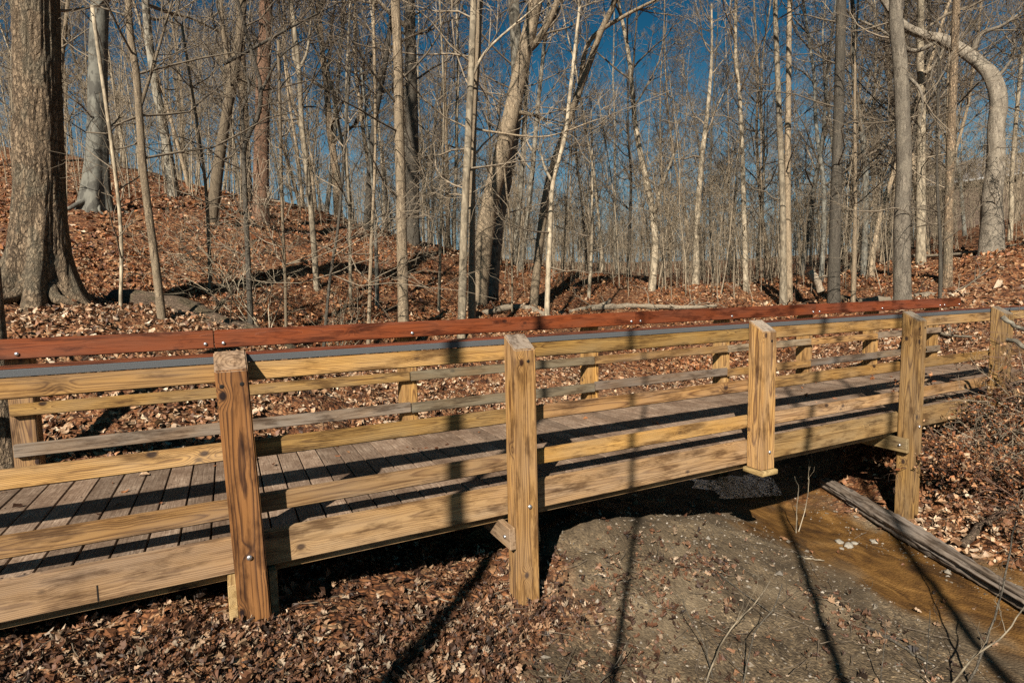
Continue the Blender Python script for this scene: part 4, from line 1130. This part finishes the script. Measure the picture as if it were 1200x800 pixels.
tag(mb.build("gravel", M['stone'], smooth=False), "fine gravel and pebbles over the muddy creek bed", "gravel", kind="stuff")
# pale stones by the water
def rock(p, s, seed, material):
    bm = bmesh.new(); bmesh.ops.create_icosphere(bm, subdivisions=3, radius=1)
    Vn = np.array([v.co[:] for v in bm.verts]); f = 1 + .3 * fbm(Vn * 1.3 + seed, 3)
    for v, k in zip(bm.verts, f): v.co = Vector((v.co.x * k * s, v.co.y * k * s * .75, v.co.z * k * s * .5))
    mb = MB(); mb.bm(bm); o = mb.build("stone", material); o.location = p; o.rotation_euler = (0, 0, seed); return o
M['palestone'] = plain("pale_stone", (.24, .21, .165), .8, nscale=30, namt=.35, bump=.6, bdist=.006)
for k, (x, y, s, lb) in enumerate([(984, 636, .040, "leftmost and largest pale stone by the amber water"), (994, 640, .045, "whitish flat stone in the middle of the pale cluster"), (1001, 637, .03, "small pale stone at the right of the cluster"),
                                   (1024, 635, .034, "lone pale stone nearer the split log"), (986, 643, .025, "tiny pale stone in front of the cluster")]):
    tag(rock(onground(x, y) + (0, 0, s * .2), s, k * 2.3 + 1, M['palestone']), lb, "stone", "pale stones by the water")

# ------------------------------------------------------------------ sticks, shoots and brush
def stick(label, px, r, material='twig_dark', twigs=0, seed=0, name="stick", lift=.012, cat="stick", zs=None, up=.2):
    rng = np.random.default_rng(300 + seed)
    P = [onground(x, y) + np.array([0, 0, lift]) for x, y in px] if zs is None else [np.asarray(p, float) for p in px]
    P = smooth_path(P, 14); off = P[0].copy()
    mb = MB(); mb.add(*tube(P - off + rng.normal(0, r * .3, P.shape), np.linspace(r, r * .5, 14), 6))
    for q in range(twigs):
        k = int(rng.integers(2, 13)); dd = P[min(k + 1, 13)] - P[k - 1]; dd /= np.linalg.norm(dd); dd = dd + rng.normal(0, .6, 3); dd /= np.linalg.norm(dd)
        grow(mb, P[k] - off, dd, rng.uniform(.12, .4), r * .5, 2, rng, .0012, .7, up)
    o = mb.build(name, M[material]); o.location = off; tag(o, label, cat); return o
stick("dark stick lying on the mud near the bottom right", [(1014, 734), (1050, 755), (1092, 780)], .012, 'dark', 2, 1)
stick("pale short stick lying on the mud bar", [(934, 653), (950, 656), (966, 658)], .008, 'pale', 0, 2)
stick("dark thin stick lying across the mud left of centre bar", [(815, 645), (850, 680), (905, 720)], .006, 'dark', 2, 3)
stick("pale twig lying on leaves in front of the middle post", [(470, 690), (520, 705), (545, 712)], .005, 'pale', 1, 4)
def shoot(label, px, d_list, r, material, twigs, seed, cat="shoot", name="bare_shoot"):
    b = onground(*px[0]); d0 = math.hypot(b[0] - CAM[0], b[1] - CAM[1])
    P = [b - np.array([0, 0, .05])] + [atd(x, y, d0 + dd) for (x, y), dd in zip(px[1:], d_list)]
    return stick(label, P, r, material, twigs, seed, name, 0, cat, zs=1, up=.6)
shoot("left one of two budding shoots standing in the mud under the bridge", [(933, 624), (934, 590), (936, 572), (931, 558)], [0, 0, 0], .006, 'pale', 0, 10)
shoot("right one of two budding shoots standing in the mud under the bridge", [(934, 622), (944, 595), (947, 575), (948, 560)], [.02, .03, .03], .005, 'pale', 1, 11)
shoot("pale forked shoot rising at the bottom right of the mud", [(823, 800), (850, 745), (880, 712), (903, 680)], [0, .05, .1], .005, 'pale', 3, 12)
shoot("dark twiggy shoot right of the pale forked shoot", [(868, 800), (885, 740), (905, 715), (917, 684)], [0, .05, .1], .005, 'dark', 4, 13)
shoot("thin dark shoot left of the pale forked shoot", [(838, 795), (825, 755), (808, 722), (800, 705)], [0, .05, .05], .004, 'dark', 3, 14)
shoot("tall arching shoot at the bottom right corner", [(1132, 800), (1150, 765), (1172, 700), (1190, 610)], [.05, .15, .3], .007, 'dark', 2, 15)
shoot("pale shoot curving out of the bottom right corner", [(1110, 800), (1140, 770), (1175, 745), (1205, 705)], [.05, .1, .2], .006, 'pale', 2, 16)
shoot("thin dark shoot at the bottom edge right of the bar", [(1030, 800), (1036, 760), (1038, 730)], [0, 0], .004, 'dark', 1, 17)
shoot("short dark shoot between the bar and the amber water", [(1085, 790), (1088, 750), (1090, 715)], [0, 0], .004, 'dark', 1, 18)
shoot("thin dark shoot at the bottom left of the mud", [(690, 800), (720, 780), (735, 752)], [0, .05], .004, 'dark', 3, 19)
# mossy roots on the right bank
stick("thick mossy root climbing the right bank", [(1128, 645), (1150, 620), (1185, 600), (1215, 575)], .032, 'log', 3, 20, "root", .03, "root")
stick("thin grey branch arching over the right bank", [(1168, 572), (1178, 555), (1188, 540), (1212, 532)], .018, 'pale', 4, 21, "branch", .06, "branch")
stick("grey fork of dead branch on the right bank", [(1165, 560), (1180, 545), (1205, 545)], .012, 'pale', 5, 22, "branch", .10, "branch")
# cut limbs reaching in from the right edge
Y_ = -.55
stick("upper cut pale limb reaching in at the right edge", [onY(1176, 373, Y_), onY(1200, 387, Y_ - .1), onY(1250, 410, Y_ - .3)], .02, 'mottled', 0, 23, "cut_limb", 0, "limb", zs=1)
stick("lower cut pale limb reaching in at the right edge", [onY(1184, 399, Y_), onY(1200, 407, Y_ - .1), onY(1250, 430, Y_ - .3)], .022, 'mottled', 0, 24, "cut_limb", 0, "limb", zs=1)
# brush on the right bank: bare shrubs with some dry leaves
def brush(label, bx, by, hgt, nst, seed, leafn, spread=.9, name="brush_shrub", lean=(0, 0)):
    rng = np.random.default_rng(400 + seed)
    b = np.array([bx, by, hz(bx, by)]); root = empty(name, b); tag(root, label, "shrub", "dry shrubs on the right bank")
    mb = MB()
    for q in range(nst):
        az = rng.uniform(0, 6.28); dd = np.array([math.cos(az) * spread + lean[0], math.sin(az) * spread + lean[1], rng.uniform(.5, 1.1)]); dd /= np.linalg.norm(dd)
        grow(mb, (rng.normal(0, .06), rng.normal(0, .06), -.05), dd, hgt * rng.uniform(.6, 1.2), rng.uniform(.005, .010), 1, rng, .0018, 1.15, -.25)
    tips = np.concatenate(mb.V)
    mb.build("stems", M['redstem' if seed % 2 else 'twig'], root)
    if leafn:
        p = tips[rng.integers(0, len(tips), leafn)] + rng.normal(0, .015, (leafn, 3)); p = p[p[:, 2] > .02]
        Vv, F = leaves(p, np.tile([0, 0, 1.0], (len(p), 1)), .036, rng, el=2.0)
        lb = MB(); lb.add(Vv, None, F); lb.build("dry_leaves", M['litter'], root, smooth=False)
brush("dense leafy shrub directly right of the fourth post", 6.15, -.25, .75, 22, 1, 2200)
brush("leafy shrub covering the foot of the last post", 6.95, -.35, .8, 20, 2, 2400)
brush("low tangled shrub on the bank behind the split log", 5.95, -.75, .6, 20, 3, 1800)
brush("tangled bare shrub above the mossy root", 6.6, -1.0, .8, 22, 4, 1400)
brush("tall twiggy shrub leaning over the right hand rails", 7.4, -.75, 1.3, 20, 5, 700, lean=(-.4, .1))
brush("low leafy shrub at the right edge above the split log", 5.75, -1.25, .5, 18, 6, 1300)
brush("bare twiggy shrub just before the last railing span", 7.0, -.55, 1.0, 12, 7, 200, lean=(-.5, 0))
brush("bare pale shrub with fine twigs at the right edge below the cut limbs", 6.7, -.7, .95, 16, 8, 150, lean=(-.2, -.2))
brush("bare pale twiggy bush behind the lower end of the split log", 5.85, -1.0, .7, 16, 9, 250, lean=(-.3, 0))
brush("fine bare bush between the fourth post and the last post", 6.45, -.30, .7, 18, 10, 500)
brush("sprawling bare bush at the foot of the bank above the log end", 5.55, -1.45, .6, 18, 12, 300)
brush("bare bush with grey twigs beside the mossy root", 6.2, -1.15, .8, 20, 14, 250)
# bare shrub on the left slope
for k, (x, y, hh, lb) in enumerate([(312, 380, 1.5, "bushy bare shrub with pale spreading twigs below the reddish trunk"), (395, 372, 1.2, "bare twiggy shrub left of the slim tree"), (255, 318, 1.3, "pale twiggy shrub on the slope below the leaning trunk")]):
    p = atd(x, y, 8.6 + k); rng = np.random.default_rng(500 + k)
    root = empty("bare_shrub", (p[0], p[1], hz(p[0], p[1]))); tag(root, lb, "shrub")
    mb = MB()
    for q in range(7):
        az = rng.uniform(0, 6.28); dd = np.array([math.cos(az) * .7, math.sin(az) * .7, 1]); dd /= np.linalg.norm(dd)
        grow(mb, (0, 0, -.05), dd, hh * rng.uniform(.7, 1.3), .009, 1, rng, .003, 1.0, .3)
    mb.build("stems", M['pale'], root)
